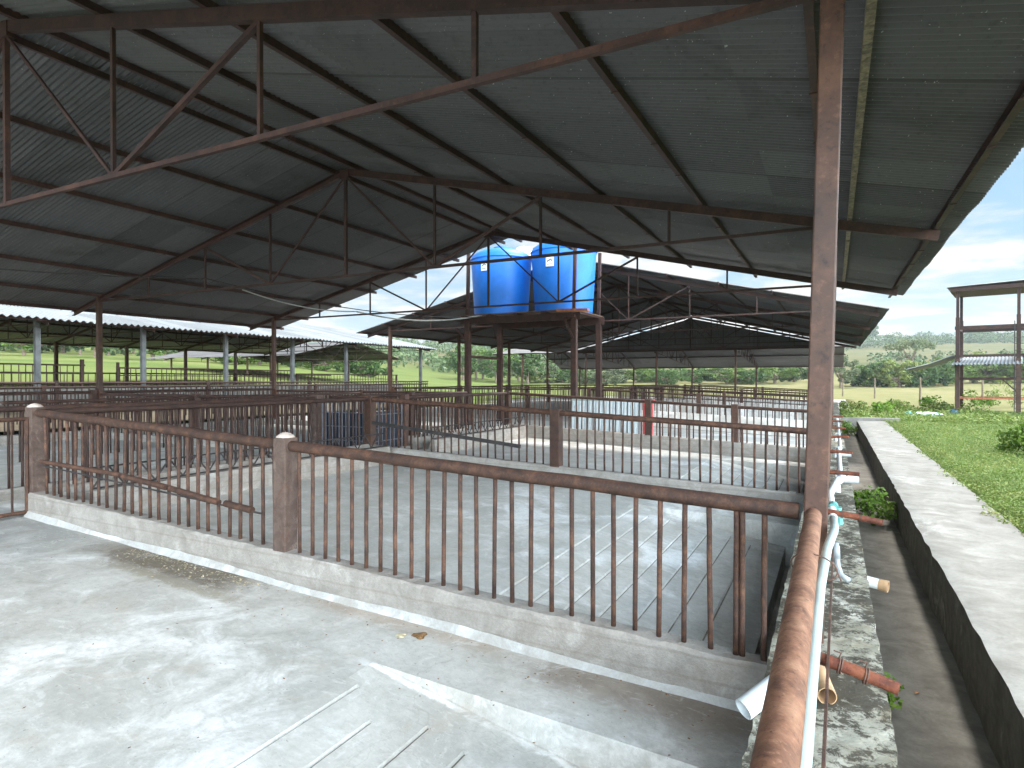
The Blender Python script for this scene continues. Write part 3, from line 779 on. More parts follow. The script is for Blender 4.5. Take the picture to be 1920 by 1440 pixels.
# low barn pens at far left
railing('high standing railing in front of the low barn at the left edge', (-23, 4), (-23, 12.05), lambda x: 2.22, lambda x: 1.45, .2, [7.95], rr=.025, mat='rust_far', postmat='rust_far', pw=.1, tall=.2, mid=True)
railing('long railing of the low barn right of its opening', (-23, 13.1), (-23, 21.2), lambda x: 2.15, lambda x: 1.42, .2, [0.05], rr=.025, mat='rust_far', postmat='rust_far', pw=.08, tall=.2, mid=True)
railing('railing of the low barn near its far end', (-23, 21.5), (-23, 29.3), lambda x: 2.0, lambda x: 1.35, .22, [0.05, 7.7], rr=.025, mat='rust_far', postmat='rust_far', pw=.07, tall=.02, mid=True)
kerb('low wall along the front of the low barn', (-22.9, 3.6), (-22.9, 29.5), .2, lambda x: 1.44, lambda x: .9, mat='gutter')
railing('rear railing inside the low barn', (-28, 4), (-28, 29), lambda x: 2.0, lambda x: 1.2, .3, [6, 12, 18], rr=.03, mat='rust_far', postmat='rust_far', pw=.1)
for nm, (xa, ya, xb, yb, zt_, zb_) in {'between the two left barns': (-19.2, 4, -19.2, 27, 1.5, .55), 'in the yard just before the low barn': (-20.6, 5, -20.6, 29, 1.62, .75)}.items():
    railing('brown yard railing ' + nm, (xa, ya), (xb, yb), lambda x, z=zt_: z, lambda x, z=zb_: z, .2, [5, 10, 15], rr=.035, mat='rust_far', postmat='rust_far', pw=.1, mid=True)
fm = MB(); strip(-34.5, -19.4, 3.0, 30.2, lambda x: interp(-x, [(0, .3), (19.4, .35), (22.5, 1.0), (40, 1.25)]), 6)
M['yard'], *_ = mat_concrete('trodden_yard', (.17, .14, .10), (.22, .19, .14), (.11, .09, .06), dirt_amt=.6, white_amt=.3)
tag(fm.build('yard', M['yard']), kind='structure')

# ------------------------------------------------------------------ pipe rail, hoses and stubs at the right edge
PR = thing('pipe_rail', 'thick orange rusty pipe rail running from the column towards us', 'pipe', (-.09, -.6, 1.045))
O = Vector(PR.location); m_ = MB(); m_.tube([Vector((-.088, -.6 + (Y1 - .05 + .6) * i / 14, 1.047 + random.uniform(-.002, .002))) - O for i in range(15)], .039, 24)
o = m_.build('pipe', M['rust_pipe'], PR); smooth_angle(o, 50)
def arm(parent, y, x1, z0, z1, ties=True, x0=-.05, dy=-.03, r_=.0165):
    O = Vector(parent.location)
    m_ = MB(); m_.tube([Vector((x0, y, z0)) - O, Vector(((x0 + x1) / 2, y + dy / 2, (z0 + z1) / 2 + .004)) - O, Vector((x1, y + dy, z1)) - O], [r_, r_, r_ * .98], 14)
    a = m_.build('bracket_arm', M['arm'], parent); smooth_angle(a, 50)
    if ties:
        for f_ in (.32, .62):
            c_ = Vector((x0 + (x1 - x0) * f_, y + dy * f_, z0 + (z1 - z0) * f_)) - O; m_ = MB()
            for k in range(2):
                pts = [c_ + Vector((.006 * k + .004 * math.sin(t), .0195 * math.cos(t), .0195 * math.sin(t))) for t in [i * math.pi / 6 for i in range(13)]]
                m_.tube(pts, .0022, 5, caps=False)
            m_.tube([c_ + Vector((0, .004, .018)), c_ + Vector((.006, -.002, .036)), c_ + Vector((-.012, -.004, .040))], .002, 5)
            m_.build('wire_tie', M['wire'], a)
arm(PR, 1.87, .150, .965, .932)
m_ = MB()       # wire loop tying the pale hose to the rail
pts = []
for i in range(25):
    t = 2 * math.pi * i / 24
    pts.append(Vector((-.062 + .076 * math.cos(t) * (1 if math.cos(t) < 0 else 1.0), 2.52 + .012 * math.cos(t), 1.03 + .047 * math.sin(t) - .012 * math.cos(t))) - O)
m_.tube(pts, .0028, 6, caps=False); m_.tube([pts[0], pts[0] + Vector((.012, 0, -.03))], .0028, 6)
m_.build('wire_tie', M['wire'], PR)
PR2 = thing('pipe_rail', 'far stretch of rusty pipe rail beyond the column with many stub arms', 'pipe', (-.09, 3.5, 1.045))
O = Vector(PR2.location); m_ = MB(); m_.tube([Vector((-.088, 3.5, 1.045)) - O, Vector((-.088, 14.05, 1.045)) - O], .039, 16)
o = m_.build('pipe', M['rust_pipe'], PR2); smooth_angle(o, 50)
for y, x1, dz in ((3.86, .235, -.03), (5.5, .18, 0), (7.1, .17, .0), (8.9, .17, .01), (10.6, .16, 0), (12.3, .16, 0), (13.8, .16, 0)):
    arm(PR2, y, x1, .985, .985 + dz, ties=y < 6)
W = thing('water_pipe', 'pale green plastic water pipe alongside the orange pipe rail', 'pipe', (-.03, 0, 1.0)); O = Vector(W.location); m_ = MB()
pts = [(-.062, -.4, .975), (-.056, .8, .982), (-.05, 1.6, .985), (-.042, 2.4, .99), (-.022, 2.95, 1.0), (.004, 3.3, 1.0), (.006, 3.5, .985), (-.0, 3.8, .96)]
m_.tube([Vector(p) - O for p in pts], .0185, 16); o = m_.build('pipe', M['pvc_green'], W, smooth=True)
W2 = thing('water_pipe', 'white plastic pipe run with bends along the wall beyond the column', 'pipe', (.05, 3.9, .8)); O = Vector(W2.location); m_ = MB()
pts = [(.0, 3.8, .96), (-.02, 4.6, .96), (.03, 5.4, .95), (.05, 5.6, .92), (.05, 8.0, .92), (.07, 8.3, .90), (.07, 14.5, .90)]
m_.tube([Vector(p) - O for p in pts], .022, 12); m_.build('pipe', M['pvc'], W2, smooth=True)
for (y, z, mt) in ((4.1, .97, 'teal'), (5.5, .93, 'pvc'), (8.15, .91, 'pvc'), (10.4, .90, 'pvc')):
    m_ = MB(); m_.tube([Vector((.0 if y < 5 else .045, y - .04, z)) - O, Vector((.0 if y < 5 else .05, y + .04, z)) - O], .027, 12)
    m_.tube([Vector((.02, y, z)) - O, Vector((.03, y, z - .1)) - O], .024, 10); m_.build('pipe_fitting', M[mt], W2)
EL = thing('drain_elbow', 'short grey plastic elbow dropping onto the mildewed wall', 'pipe fitting', (.05, 4.5, .42)); O = Vector(EL.location); m_ = MB()
m_.tube([Vector((.015, 4.52, .66)) - O, Vector((.025, 4.50, .52)) - O, Vector((.045, 4.47, .465)) - O, Vector((.09, 4.44, .446)) - O], .018, 12)
m_.tube([Vector((.015, 4.52, .64)) - O, Vector((.02, 4.51, .56)) - O], .023, 12); m_.build('elbow', M['pvc_grey'], EL, smooth=True)
def drain(label, p, q, r_, mat, mat2=None, split=.55):
    T = thing('drain_pipe', label, 'pipe', p); P, Q = Vector(p), Vector(q); S = P.lerp(Q, split)
    m_ = MB(); m_.ring_tube(Vector((0, 0, 0)), (S if mat2 else Q) - P, r_, r_ * .9, 24); o = m_.build('pipe', M[mat], T); smooth_angle(o)
    if mat2:
        m_ = MB(); m_.ring_tube(S - P, Q - P, r_ * 1.06, r_ * .9, 24); m_.ring_tube(Q - P - (Q - S).normalized() * .02, Q - P, r_ * 1.1, r_ * .92, 24); o = m_.build('socket', M[mat2], T); smooth_angle(o)
    return T
drain('wide white drain pipe end poking out beside the kerb under the pipe rail', (-.303, 2.49, .457), (-.13, 2.69, .565), .040, 'pvc')
drain('yellowed old drain pipe end lying on the mildewed wall under the stub arm', (-.019, 2.76, .452), (-.08, 3.06, .47), .036, 'pvc_old', 'pvc_old', .8)
drain('short white outlet pipe with rusty lip sticking out over the gutter', (.12, 4.9, .34), (.33, 4.84, .325), .036, 'pvc', 'pvc_old', .75)
drain('white outlet pipe beside the far stub arms', (.02, 7.5, .66), (.24, 7.5, .66), .05, 'pvc')
drain('small outlet pipe farthest along the gutter wall', (.05, 11.5, .5), (.26, 11.5, .5), .045, 'pvc')
m_ = MB(); m_.box(-.035, .035, 0, 0, 0, 0)
# thin brown angle iron standing behind the hose
A = thing('angle_bar', 'thin brown steel strip between the pale hose and the wall', 'steel bar', (.0, 1.2, .9)); O = Vector(A.location)
m_ = MB(); m_.bar(Vector((-.022, .6, .955)) - O, Vector((.002, 3.36, .955)) - O, .006, .05); m_.build('strip', M['rust'], A)

# ------------------------------------------------------------------ tanks on their stand
px0, px1, py0, py1, pz = -10.5, -6.55, 16.6, 18.7, 3.66
ST = thing('tank_stand', 'rusty steel stand carrying the blue water tanks behind the barn', 'tank stand', (-8.5, 17.6, .1)); O = Vector(ST.location)
for (x, y) in ((px0 + .25, py0), (px1 - .1, py0), (px0 + .25, py1), (px1 - .1, py1)):
    m_ = MB(); m_.bar(Vector((x, y, -.1)) - O, Vector((x, y, pz - .12)) - O, .16, .16); m_.build('leg', M['oxide'], ST)
    m_ = MB(); m_.bar(Vector((x, y - .02, pz)) - O, Vector((x + .04, y - .02, 5.75)) - O, .09, .09); m_.build('upright', M['oxide'], ST)
for y in (py0, py1):
    m_ = MB(); m_.channel(Vector((px0, y, pz - .09)) - O, Vector((px1 + .1, y, pz - .09)) - O, .10, .2, .012); m_.build('beam', M['oxide'], ST)
for x in np.linspace(px0 + .2, px1 - .1, 5):
    m_ = MB(); m_.bar(Vector((x, py0 - .25, pz + .03)) - O, Vector((x, py1 + .25, pz + .03)) - O, .12, .055); m_.build('joist', M['oxide'], ST)
m_ = MB(); m_.bar(Vector((px1 - .5, py0 - .32, pz + .05)) - O, Vector((px1 + .45, py0 - .32, pz + .02)) - O, .16, .07); m_.build('cross_plank', M['orange_beam'], ST)
m_ = MB(); m_.box(px0 - O.x, px1 - O.x, py0 - .2 - O.y, py1 + .2 - O.y, pz + .058 - O.z, pz + .085 - O.z); m_.build('deck', M['wood_brown'], ST)
for x in (px1 - .1,):
    m_ = MB(); m_.bar(Vector((x - .28, py0 - .1, pz - .15)) - O, Vector((x, py0 - .1, pz - .75)) - O, .07, .07); m_.bar(Vector((x - .3, py0 - .1, pz - .10)) - O, Vector((x + .06, py0 - .1, pz - .10)) - O, .09, .06); m_.build('brace', M['oxide'], ST)
for x in (px0 + .25,):
    m_ = MB(); m_.bar(Vector((x - .45, py0, pz - .3)) - O, Vector((x, py0, pz - .75)) - O, .06, .06); m_.build('brace', M['oxide'], ST)
m_ = MB(); m_.bar(Vector((px0 + .25, py0, 2.45)) - O, Vector((px0 + .25, py1, 2.45)) - O, .08, .08); m_.build('tie_bar', M['oxide'], ST)
def tank(label, x, y, r_, h):
    T = thing('water_tank', label, 'water tank', (x, y, pz + .088))
    prof = [(.001, 0), (r_ * .84, 0), (r_ * .87, .03)]
    for i in range(1, 13):
        f_ = i / 12; prof.append((r_ * (.87 + .115 * f_), .03 + (h * .80 - .03) * f_))
    z = h * .80
    prof += [(r_ * 1.0, z + .01), (r_ * 1.02, z + .04), (r_ * 1.0, z + .07), (r_ * .985, z + .09), (r_ * .96, z + .16), (r_ * .80, z + .27), (r_ * .55, z + .36), (r_ * .3, z + .41), (r_ * .26, z + .42), (r_ * .26, z + .47)]
    prof += [(.001, z + .48)]
    m_ = MB(); m_.lathe((0, 0, 0), prof, 72, wob=lambda t, z_: .008 * math.sin(5 * t + 1) * max(0, 1 - z_ / 1.2)); o = m_.build('tank_body', M['tank'], T); smooth_angle(o, 38)
    return T
def sticker(T, r_, ang, z, w_, h_):
    # small curved paper label with a dark print
    m_ = MB(); m2 = MB(); n = 6
    for i in range(n):
        a0 = ang - w_ / 2 + w_ * i / n; a1 = a0 + w_ / n
        pt = lambda a, zz_, rr: (rr * math.cos(a), rr * math.sin(a), zz_)
        m_.quad(pt(a0, z, r_), pt(a1, z, r_), pt(a1, z + h_, r_), pt(a0, z + h_, r_))
        if 1 <= i <= 4:
            hh = [.0, .55, .62, .70, .60][i]
            m2.quad(pt(a0, z + h_ * (hh - .07), r_ + .004), pt(a1, z + h_ * (hh - .09), r_ + .004), pt(a1, z + h_ * (hh + .08), r_ + .004), pt(a0, z + h_ * (hh + .03), r_ + .004))
            m2.quad(pt(a0, z + h_ * .2, r_ + .004), pt(a1, z + h_ * .2, r_ + .004), pt(a1, z + h_ * .25, r_ + .004), pt(a0, z + h_ * .25, r_ + .004))
    s_ = m_.build('paper_label', M['label'], T); m2.build('print', M['ink'], s_)
ta = tank('left blue water tank on the steel stand', -9.62, 17.65, 1.0, 2.25)
tb = tank('right blue water tank on the steel stand', -7.42, 17.65, 1.02, 2.30)
face = lambda T, off: math.atan2(-T.location.y, -T.location.x) + off
sticker(ta, 1.012 * .985, face(ta, -.58), 1.38, .22, .30); sticker(tb, 1.032 * .985, face(tb, -.42), 1.32, .26, .30)
m_ = MB(); m_.lathe((.55, .55, 1.98), [(.46, 0), (.44, .08), (.22, .34), (.001, .40)], 60, wob=lambda t, z_: .03 * math.cos(15 * t)); m_.build('lid', M['tank_lid'], ta)
H = thing('hose', 'grey hose drooping from the trusses to the tank stand', 'hose', (-9, 15, 3.7)); O = Vector(H.location)
def sag(p, q, dip, n=24): return [Vector(p).lerp(Vector(q), i / n) - Vector((0, 0, dip * 4 * (i / n) * (1 - i / n))) for i in range(n + 1)]
m_ = MB(); m_.tube([p - O for p in sag((-12.6, Y3, 3.75), (-9.7, 16.55, 3.73), .22)] , .022, 8, caps=False)
m_.tube([p - O for p in sag((-12.7, 10.2, 3.9), (-12.6, Y3, 3.75), .15, 12)], .016, 8, caps=False); m_.build('tubing', M['hose'], H, smooth=True)
H = thing('cable', 'thin dark cable under the left trusses', 'cable', (-12, 8, 3.7)); O = Vector(H.location); m_ = MB()
m_.tube([p - O for p in sag((-12.0, Y2, 3.9), (-9.7, 16.5, 3.66), .25)], .012, 6, caps=False); m_.tube([p - O for p in sag((-16, 3.4, 4.0), (-12, Y2, 3.9), .12)], .014, 6, caps=False); m_.build('wire', M['dark_iron'], H)

# white sheet panel and red post behind the third railing
T = thing('sheet_panel', 'white blue corrugated sheet panel leaning behind the third railing', 'panel', (-5.4, 15.6, .2))
V = []
m_ = MB(); n = 60
for i in range(n):
    x0 = -1.0 + 2.0 * i / n; x1 = x0 + 2.0 / n; w0 = .02 * math.cos(x0 * 2 * math.pi / .1); w1 = .02 * math.cos(x1 * 2 * math.pi / .1)
    m_.quad((x0, w0, 0), (x1, w1, 0), (x1, w1 + .1, .95), (x0, w0 + .1, .95))
m_.build('sheet', M['white_sheet'], T); m_ = MB(); m_.bar((-1.0, .10, .98), (1.0, .10, .98), .05, .06); m_.build('top_strip', M['pvc_green'], T)
T.rotation_euler = (0, 0, R(-4))
P = thing('red_post', 'faded red square post at the right end of the white sheet panel', 'post', (-4.22, 15.62, .15)); m_ = MB(); m_.bar((0, 0, 0), (0, 0, 1.02), .24, .14); m_.build('shaft', M['red'], P); m_ = MB(); m_.bar((-.16, 0, 1.04), (.16, 0, 1.04), .16, .05); m_.build('cap_plate', M['red'], P)

# ------------------------------------------------------------------ tower at the right
TW = thing('frame_tower', 'open rusty steel tower with two tin roofs and a ladder on the grass', 'tower', (5.7, 39.1, .05), R(-12)); m_ = MB()
wX, wY = 3.3, 2.6
for (x, y) in ((0, 0), (wX - .85, 0), (0, wY), (wX - .85, wY)):
    m_ = MB(); m_.bar((x, y, -.2), (x, y, 2.75), .2, .2); m_.build('lower_post', M['column'], TW)
    m_ = MB(); m_.bar((x, y, 2.75), (x, y, 6.25), .13, .13); m_.bar((x, y, 2.7), (x, y, 4.9), .17, .17); m_.build('upper_post', M['oxide'], TW)
for z, h in ((.72, .08), (1.72, .13), (4.35, .18), (2.9, .12)):
    for (p, q) in (((0, 0), (wX, 0)), ((0, wY), (wX, wY)), ((0, 0), (0, wY)), ((wX - .85, 0), (wX - .85, wY))):
        m_ = MB(); m_.bar((p[0] - (.12 if p[1] == q[1] else 0), p[1] - .0, z), (q[0], q[1], z), .12, h); m_.build('beam', M['orange_beam' if z < 1 else 'oxide'], TW)
m_ = MB(); m_.box(-.3, wX, -.3, wY + .15, 6.22, 6.42); m_.build('upper_deck', M['oxide'], TW)
o = corr_sheet('upper_roof', M['roof_light'], TW, -.45, wY + .4, [(-.45, 6.46), (1.5, 6.5), (wX + .8, 6.56)], .14, .02, 6)
def tw_sheet(nm, x0, x1, y0, y1, za, zb_, zc, zd):
    ny = int((x1 - x0) / .15 * 6); V = []; 
    for j in range(2):
        for i in range(ny + 1):
            f_ = i / ny; x = x0 + (x1 - x0) * f_
            z = (za + (zb_ - za) * f_) if j == 0 else (zc + (zd - zc) * f_)
            V.append((x, (y0, y1)[j], z + .026 * math.cos(x / .15 * 2 * math.pi)))
    Fq = [(i, i + 1, ny + 2 + i, ny + 1 + i) for i in range(ny)]
    o = np_mesh(nm, np.array(V), np.array(Fq), M['roof_light'], TW); o.data.polygons.foreach_set('use_smooth', [True] * len(o.data.polygons))
tw_sheet('lower_roof', -.2, 2.6, -1.5, wY + .5, 2.42, 2.42, 2.98, 2.98)
o = corr_sheet('side_roof', M['roof_light'], TW, -1.3, wY + .3, [(-2.1, 2.22), (-1.1, 2.5), (-.15, 2.9)], .15, .026, 6)
m_ = MB()
LDR = None
m_ = MB(); lx = wX - 1.0
for x in (lx, lx + .42): m_.tube([(x, -.55, 0), (x, -.1, 4.6)], .022, 8)
LDR = m_.build('ladder', M['dark_iron'], TW)
for i in range(14):
    z = .25 + .32 * i; y = -.55 + .45 * z / 4.6; m_ = MB(); m_.tube([(lx, y, z), (lx + .42, y, z)], .014, 6); m_.build('rung', M['dark_iron'], LDR)
m_ = MB(); m_.bar((wX - .85, 0, 1.0), (wX - 1.5, 0, 1.72), .06, .06); m_.build('brace', M['oxide'], TW)

# scattered sheets on the grass, field fence
def sheet_heap(name, label, c, w_, d_, h_, mat, ang):
    T = thing(name, label, 'plastic sheet', c, ang); m_ = MB(); nx, ny = 16, 6; rng = random.Random(int(c[0] * 10))
    P = [[(-w_ / 2 + w_ * i / nx + rng.uniform(-.03, .03), -d_ / 2 + d_ * j / ny + rng.uniform(-.04, .04), (h_ * (math.sin(math.pi * i / nx) ** .5) * (math.sin(math.pi * j / ny) ** .6) * rng.uniform(.6, 1.1)) if 0 < j < ny and 0 < i < nx else -.02) for i in range(nx + 1)] for j in range(ny + 1)]
    for j in range(ny):
        for i in range(nx): m_.quad(P[j][i], P[j][i + 1], P[j + 1][i + 1], P[j + 1][i])
    m_.build('sheet_fold', M[mat], T, smooth=True); return T
c = at(1738, 28.3, .09); sheet_heap('plastic_sheet', 'pale blue plastic sheet lying flat on the grass', c, 1.5, .8, .16, 'tarp', R(-20))
c = at(1703, 28.6, .09); sheet_heap('plastic_sheet', 'small teal bundle at the left end of the pale blue sheet', c, .35, .4, .2, 'teal', 0)
c = at(1787, 29.5, .09); sheet_heap('plastic_sheet', 'dark teal bundle on the grass by the tower foot', c, .45, .5, .24, 'dark_teal', 0)
fps = [(1580, 62), (1640, 55), (1725, 42.0), (1842, 43.0), (1905, 46.0)]
fl = ['leaning by the barn corner', 'left of the grass patch', 'tallest, left of the tower', 'seen between the tower posts', 'right of the tower ladder']
for (px, t), w_ in zip(fps, fl):
    c = at(px, t); z = ground_z(c.x, c.y); T = thing('fence_post', 'grey wooden field fence post %s' % w_, 'fence post', (c.x, c.y, z), 0, 'posts of the field fence')
    m_ = MB(); m_.tube([(0, 0, -.2), (.02, 0, .9), (.0, .01, 1.85)], [.07, .065, .055], 8); m_.build('pole', M['wood'], T)

# ------------------------------------------------------------------ vegetation
def leaf_cloud(centers, radii, n, size, rng, flat=.5, shape='quad'):
    """n small leaf faces spread through clumps"""
    k = len(centers)
    w_ = radii ** 2; w_ = w_ / w_.sum()
    idx = rng.choice(k, n, p=w_)
    d = rng.normal(size=(n, 3)); d /= np.linalg.norm(d, axis=1)[:, None]
    rad = radii[idx] * rng.uniform(.45, 1.0, n) ** .6
    c = centers[idx] + d * rad[:, None] * np.array([1, 1, .75])
    nrm = d * .6 + rng.normal(size=(n, 3)) * .6 + np.array([0, 0, .5]); nrm /= np.linalg.norm(nrm, axis=1)[:, None]
    a = np.cross(nrm, rng.normal(size=(n, 3))); a /= np.linalg.norm(a, axis=1)[:, None]; b_ = np.cross(nrm, a)
    s_ = size * rng.uniform(.6, 1.4, n)[:, None]
    V = np.stack([c - a * s_, c - b_ * s_ * flat, c + a * s_, c + b_ * s_ * flat], 1).reshape(-1, 3)
    Fq = np.arange(n * 4).reshape(n, 4)
    return V, Fq
def make_tree(kind, seed):
    """returns (trunk mesh builder, crown arrays) for a tree about 1 unit per metre, base at origin"""
    rng = np.random.default_rng(seed); tm = MB()
    if kind == 'round': H_, wR, cz_, ck, nclump, nl, sz = 6.0, 2.6, 3.7, 1.0, 46, 2600, .20
    elif kind == 'umbrella': H_, wR, cz_, ck, nclump, nl, sz = 7.0, 5.0, 6.2, .22, 60, 2600, .22
    elif kind == 'bushy': H_, wR, cz_, ck, nclump, nl, sz = 3.6, 2.4, 1.7, .75, 44, 2400, .19
    else: H_, wR, cz_, ck, nclump, nl, sz = 7.5, 2.2, 4.6, 1.4, 44, 2400, .20
    cs = []; rs = []
    for i in range(nclump):
        d = rng.normal(size=3); d /= np.linalg.norm(d); r_ = rng.uniform(.35, 1.0) ** .5
        p = np.array([d[0] * wR * r_, d[1] * wR * r_, cz_ + d[2] * wR * ck * r_])
        if kind == 'umbrella': p[2] = cz_ + rng.uniform(-.3, .5) + .6 * (1 - (p[0]**2 + p[1]**2) / wR**2)
        if p[2] < .25: p[2] = rng.uniform(.25, .8)
        cs.append(p); rs.append(rng.uniform(.32, .75) * (wR / 2.6) ** .5)
    cs = np.array(cs); rs = np.array(rs)
    V, Fq = leaf_cloud(cs, rs, nl, sz, rng)
    top = cz_ * .9
    tm.tube([(0, 0, -.3), (.06, .03, top * .35), (-.05, .05, top * .7), (0, 0, top)], [.22, .17, .12, .05], 8)
    for j in rng.choice(nclump, 9, replace=False):
        s0 = rng.uniform(.3, .75) * top
        tm.tube([(0, 0, s0), tuple(cs[j] * np.array([.55, .55, .5]) + np.array([0, 0, s0 * .5])), tuple(cs[j])], [.09, .06, .02], 6)
    return tm, V, Fq
protos = {}
def tree_proto(kind, seed, mat):
    key = (kind, seed, mat)
    if key not in protos:
        tm, V, Fq = make_tree(kind, seed)
        me1 = bpy.data.meshes.new('trunk'); me1.from_pydata(tm.v, [], tm.f); me1.materials.append(M['bark'])
        o = np_mesh('crown', V, Fq, M[mat]); me2 = o.data; bpy.data.objects.remove(o)
        protos[key] = (me1, me2)
    return protos[key]
def plant_tree(kind, seed, mat, px, t, sx, sz, label, group='trees beyond the field'):
    c = at(px, t); z = ground_z(c.x, c.y)
    T = thing('tree' if kind != 'bushy' else 'shrub', label, 'tree' if kind != 'bushy' else 'shrub', (c.x, c.y, z), random.uniform(0, 6), group)
    T.scale = (sx, sx, sz)
    for nm, me in zip(('trunk', 'crown'), tree_proto(kind, seed, mat)):
        o = bpy.data.objects.new(nm, me); COL.objects.link(o); o.parent = T
    return T
KD = {'round': 'round crowned tree', 'tall': 'tall narrow tree', 'bushy': 'dense low bush', 'umbrella': 'flat topped umbrella tree'}
MD = {'leaf_dark': 'dark green', 'leaf_mid': 'mid green', 'leaf_light': 'yellow green', 'leaf_grey': 'grey green'}
rt = random.Random(11)
# right-hand tree line: (px, depth, kind, material, width factor, height factor, place)
line = [(1576, 112, 'round', 'leaf_grey', 1.1, 1.05, 'just right of the rusty column'), (1600, 118, 'bushy', 'leaf_dark', 1.2, 1.1, 'at the field edge right of the column'),
        (1622, 116, 'bushy', 'leaf_mid', 1.3, 1.1, 'low at the field edge before the hill'), (1643, 115, 'bushy', 'leaf_dark', 1.3, 1.3, 'darkest along the field edge'),
        (1663, 122, 'bushy', 'leaf_mid', 1.4, 1.3, 'between the dark bush and the pale one'), (1686, 112, 'bushy', 'leaf_light', 1.5, 1.35, 'palest at the middle of the field edge'),
        (1706, 135, 'umbrella', 'leaf_grey', .95, 1.22, 'spreading above the bushes left of the tower roof'), (1708, 113, 'bushy', 'leaf_light', 1.2, 1.3, 'under the umbrella tree'),
        (1728, 111, 'bushy', 'leaf_dark', 1.3, 1.2, 'behind the tallest fence post'), (1752, 114, 'bushy', 'leaf_dark', 1.4, 1.25, 'just left of the tower'),
        (1772, 117, 'bushy', 'leaf_mid', 1.4, 1.5, 'under the tower side roof'), (1800, 122, 'round', 'leaf_mid', 1.3, .8, 'behind the tower posts'),
        (1825, 125, 'bushy', 'leaf_light', 1.7, 1.6, 'framed by the tower beams'), (1850, 122, 'bushy', 'leaf_mid', 1.6, 1.6, 'behind the middle of the tower'),
        (1878, 120, 'bushy', 'leaf_light', 1.6, 1.6, 'left of the tower ladder'), (1905, 119, 'bushy', 'leaf_mid', 1.6, 1.6, 'behind the tower ladder'), (1925, 117, 'round', 'leaf_mid', 1.3, .8, 'at the right picture edge behind the tower')]
for i, (px, t, k, mt, sx, sz, w_) in enumerate(line):
    plant_tree(k, 1 + i % 4, mt, px, t, sx, sz, '%s %s %s' % (MD[mt], KD[k], w_))
mid = []
for i, px in enumerate(range(1010, 1520, 22)):
    mid.append((px + rt.uniform(-7, 7), rt.uniform(128, 165), rt.choice(['bushy', 'bushy', 'round']), rt.choice(['leaf_dark', 'leaf_mid', 'leaf_mid', 'leaf_light', 'leaf_grey'])))
ordn = ['first', 'second', 'third', 'fourth', 'fifth', 'sixth', 'seventh', 'eighth', 'ninth', 'tenth', 'eleventh', 'twelfth', 'thirteenth', 'fourteenth', 'fifteenth', 'sixteenth', 'seventeenth', 'eighteenth', 'nineteenth', 'twentieth', 'twenty first', 'twenty second', 'twenty third', 'twenty fourth', 'twenty fifth', 'twenty sixth']
for i, (px, t, k, mt) in enumerate(mid):
    plant_tree(k, 1 + i % 4, mt, px, t, rt.uniform(1.3, 2.0), rt.uniform(.55, .8) * (1.5 if k == 'bushy' else 1), '%s %s, %s from the left under the second barn roof' % (MD[mt], KD[k], ordn[i]), 'trees seen under the second barn')
for i, px in enumerate((868, 893, 905, 930, 952, 972, 990)):
    k = ('round', 'tall', 'round')[i % 3]; mt = ('leaf_dark', 'leaf_mid', 'leaf_grey')[i % 3]
    plant_tree(k, 1 + i % 4, mt, px, 140 + 9 * (i % 3), 1.6, 1.15, '%s %s, %s from the left behind the tank stand legs' % (MD[mt], KD[k], ordn[i]), 'grove behind the tank stand')
for i, px in enumerate(range(6, 690, 34)):
    k = rt.choice(['round', 'bushy', 'round']); mt = rt.choice(['leaf_dark', 'leaf_mid', 'leaf_grey', 'leaf_mid'])
    plant_tree(k, 1 + i % 4, mt, px + rt.uniform(-10, 10), rt.uniform(82, 118), rt.uniform(1.0, 1.6), rt.uniform(.7, 1.1), '%s %s, %s from the left under the low barn roof' % (MD[mt], KD[k], ordn[i]), 'trees on the left slope')
for i, (px, t, sx, sz) in enumerate(((1625, 560, 3.6, 3.2), (1657, 600, 1.8, 1.5), (1682, 640, 1.7, 1.5), (1835, 480, 1.9, 1.15), (1880, 560, 1.6, 1.3), (1610, 540, 2.4, 2.4))):
    k = 'round' if i in (0, 5) else 'umbrella'
    plant_tree(k, 1 + i % 3, 'leaf_dark', px, t, sx, sz, ['tallest round tree on the hill top beside the barn eave', 'flat topped tree on the ridge right of the tallest tree', 'second flat topped tree along the ridge', 'wide umbrella tree on the ridge inside the tower', 'small umbrella tree on the ridge by the ladder', 'leafy hill tree left of the tallest one'][i], 'trees on the ridge')
# forest mass on the hills
rng = np.random.default_rng(5)
cs = []; rs = []
def add_wood(pxa, pxb, ta, tb, n, rr):
    for _ in range(n):
        px = rng.uniform(pxa, pxb); t = rng.uniform(ta, tb); c = at(px, t); r_ = rr * rng.uniform(.6, 1.3)
        cs.append((c.x, c.y, ground_z(c.x, c.y) + r_ * .7)); rs.append(r_)
add_wood(1500, 2000, 430, 700, 420, 5.5); add_wood(640, 1560, 260, 560, 520, 5.0); add_wood(-200, 700, 100, 260, 520, 2.6); add_wood(-200, 700, 300, 520, 400, 5.0)
add_wood(1640, 2000, 170, 260, 110, 2.2); add_wood(640, 1100, 170, 260, 120, 3.2)
V, Fq = leaf_cloud(np.array(cs), np.array(rs), 130000, .62, rng, .7)
o = np_mesh('forest', V, Fq, M['wood_far']); tag(o, kind='stuff')

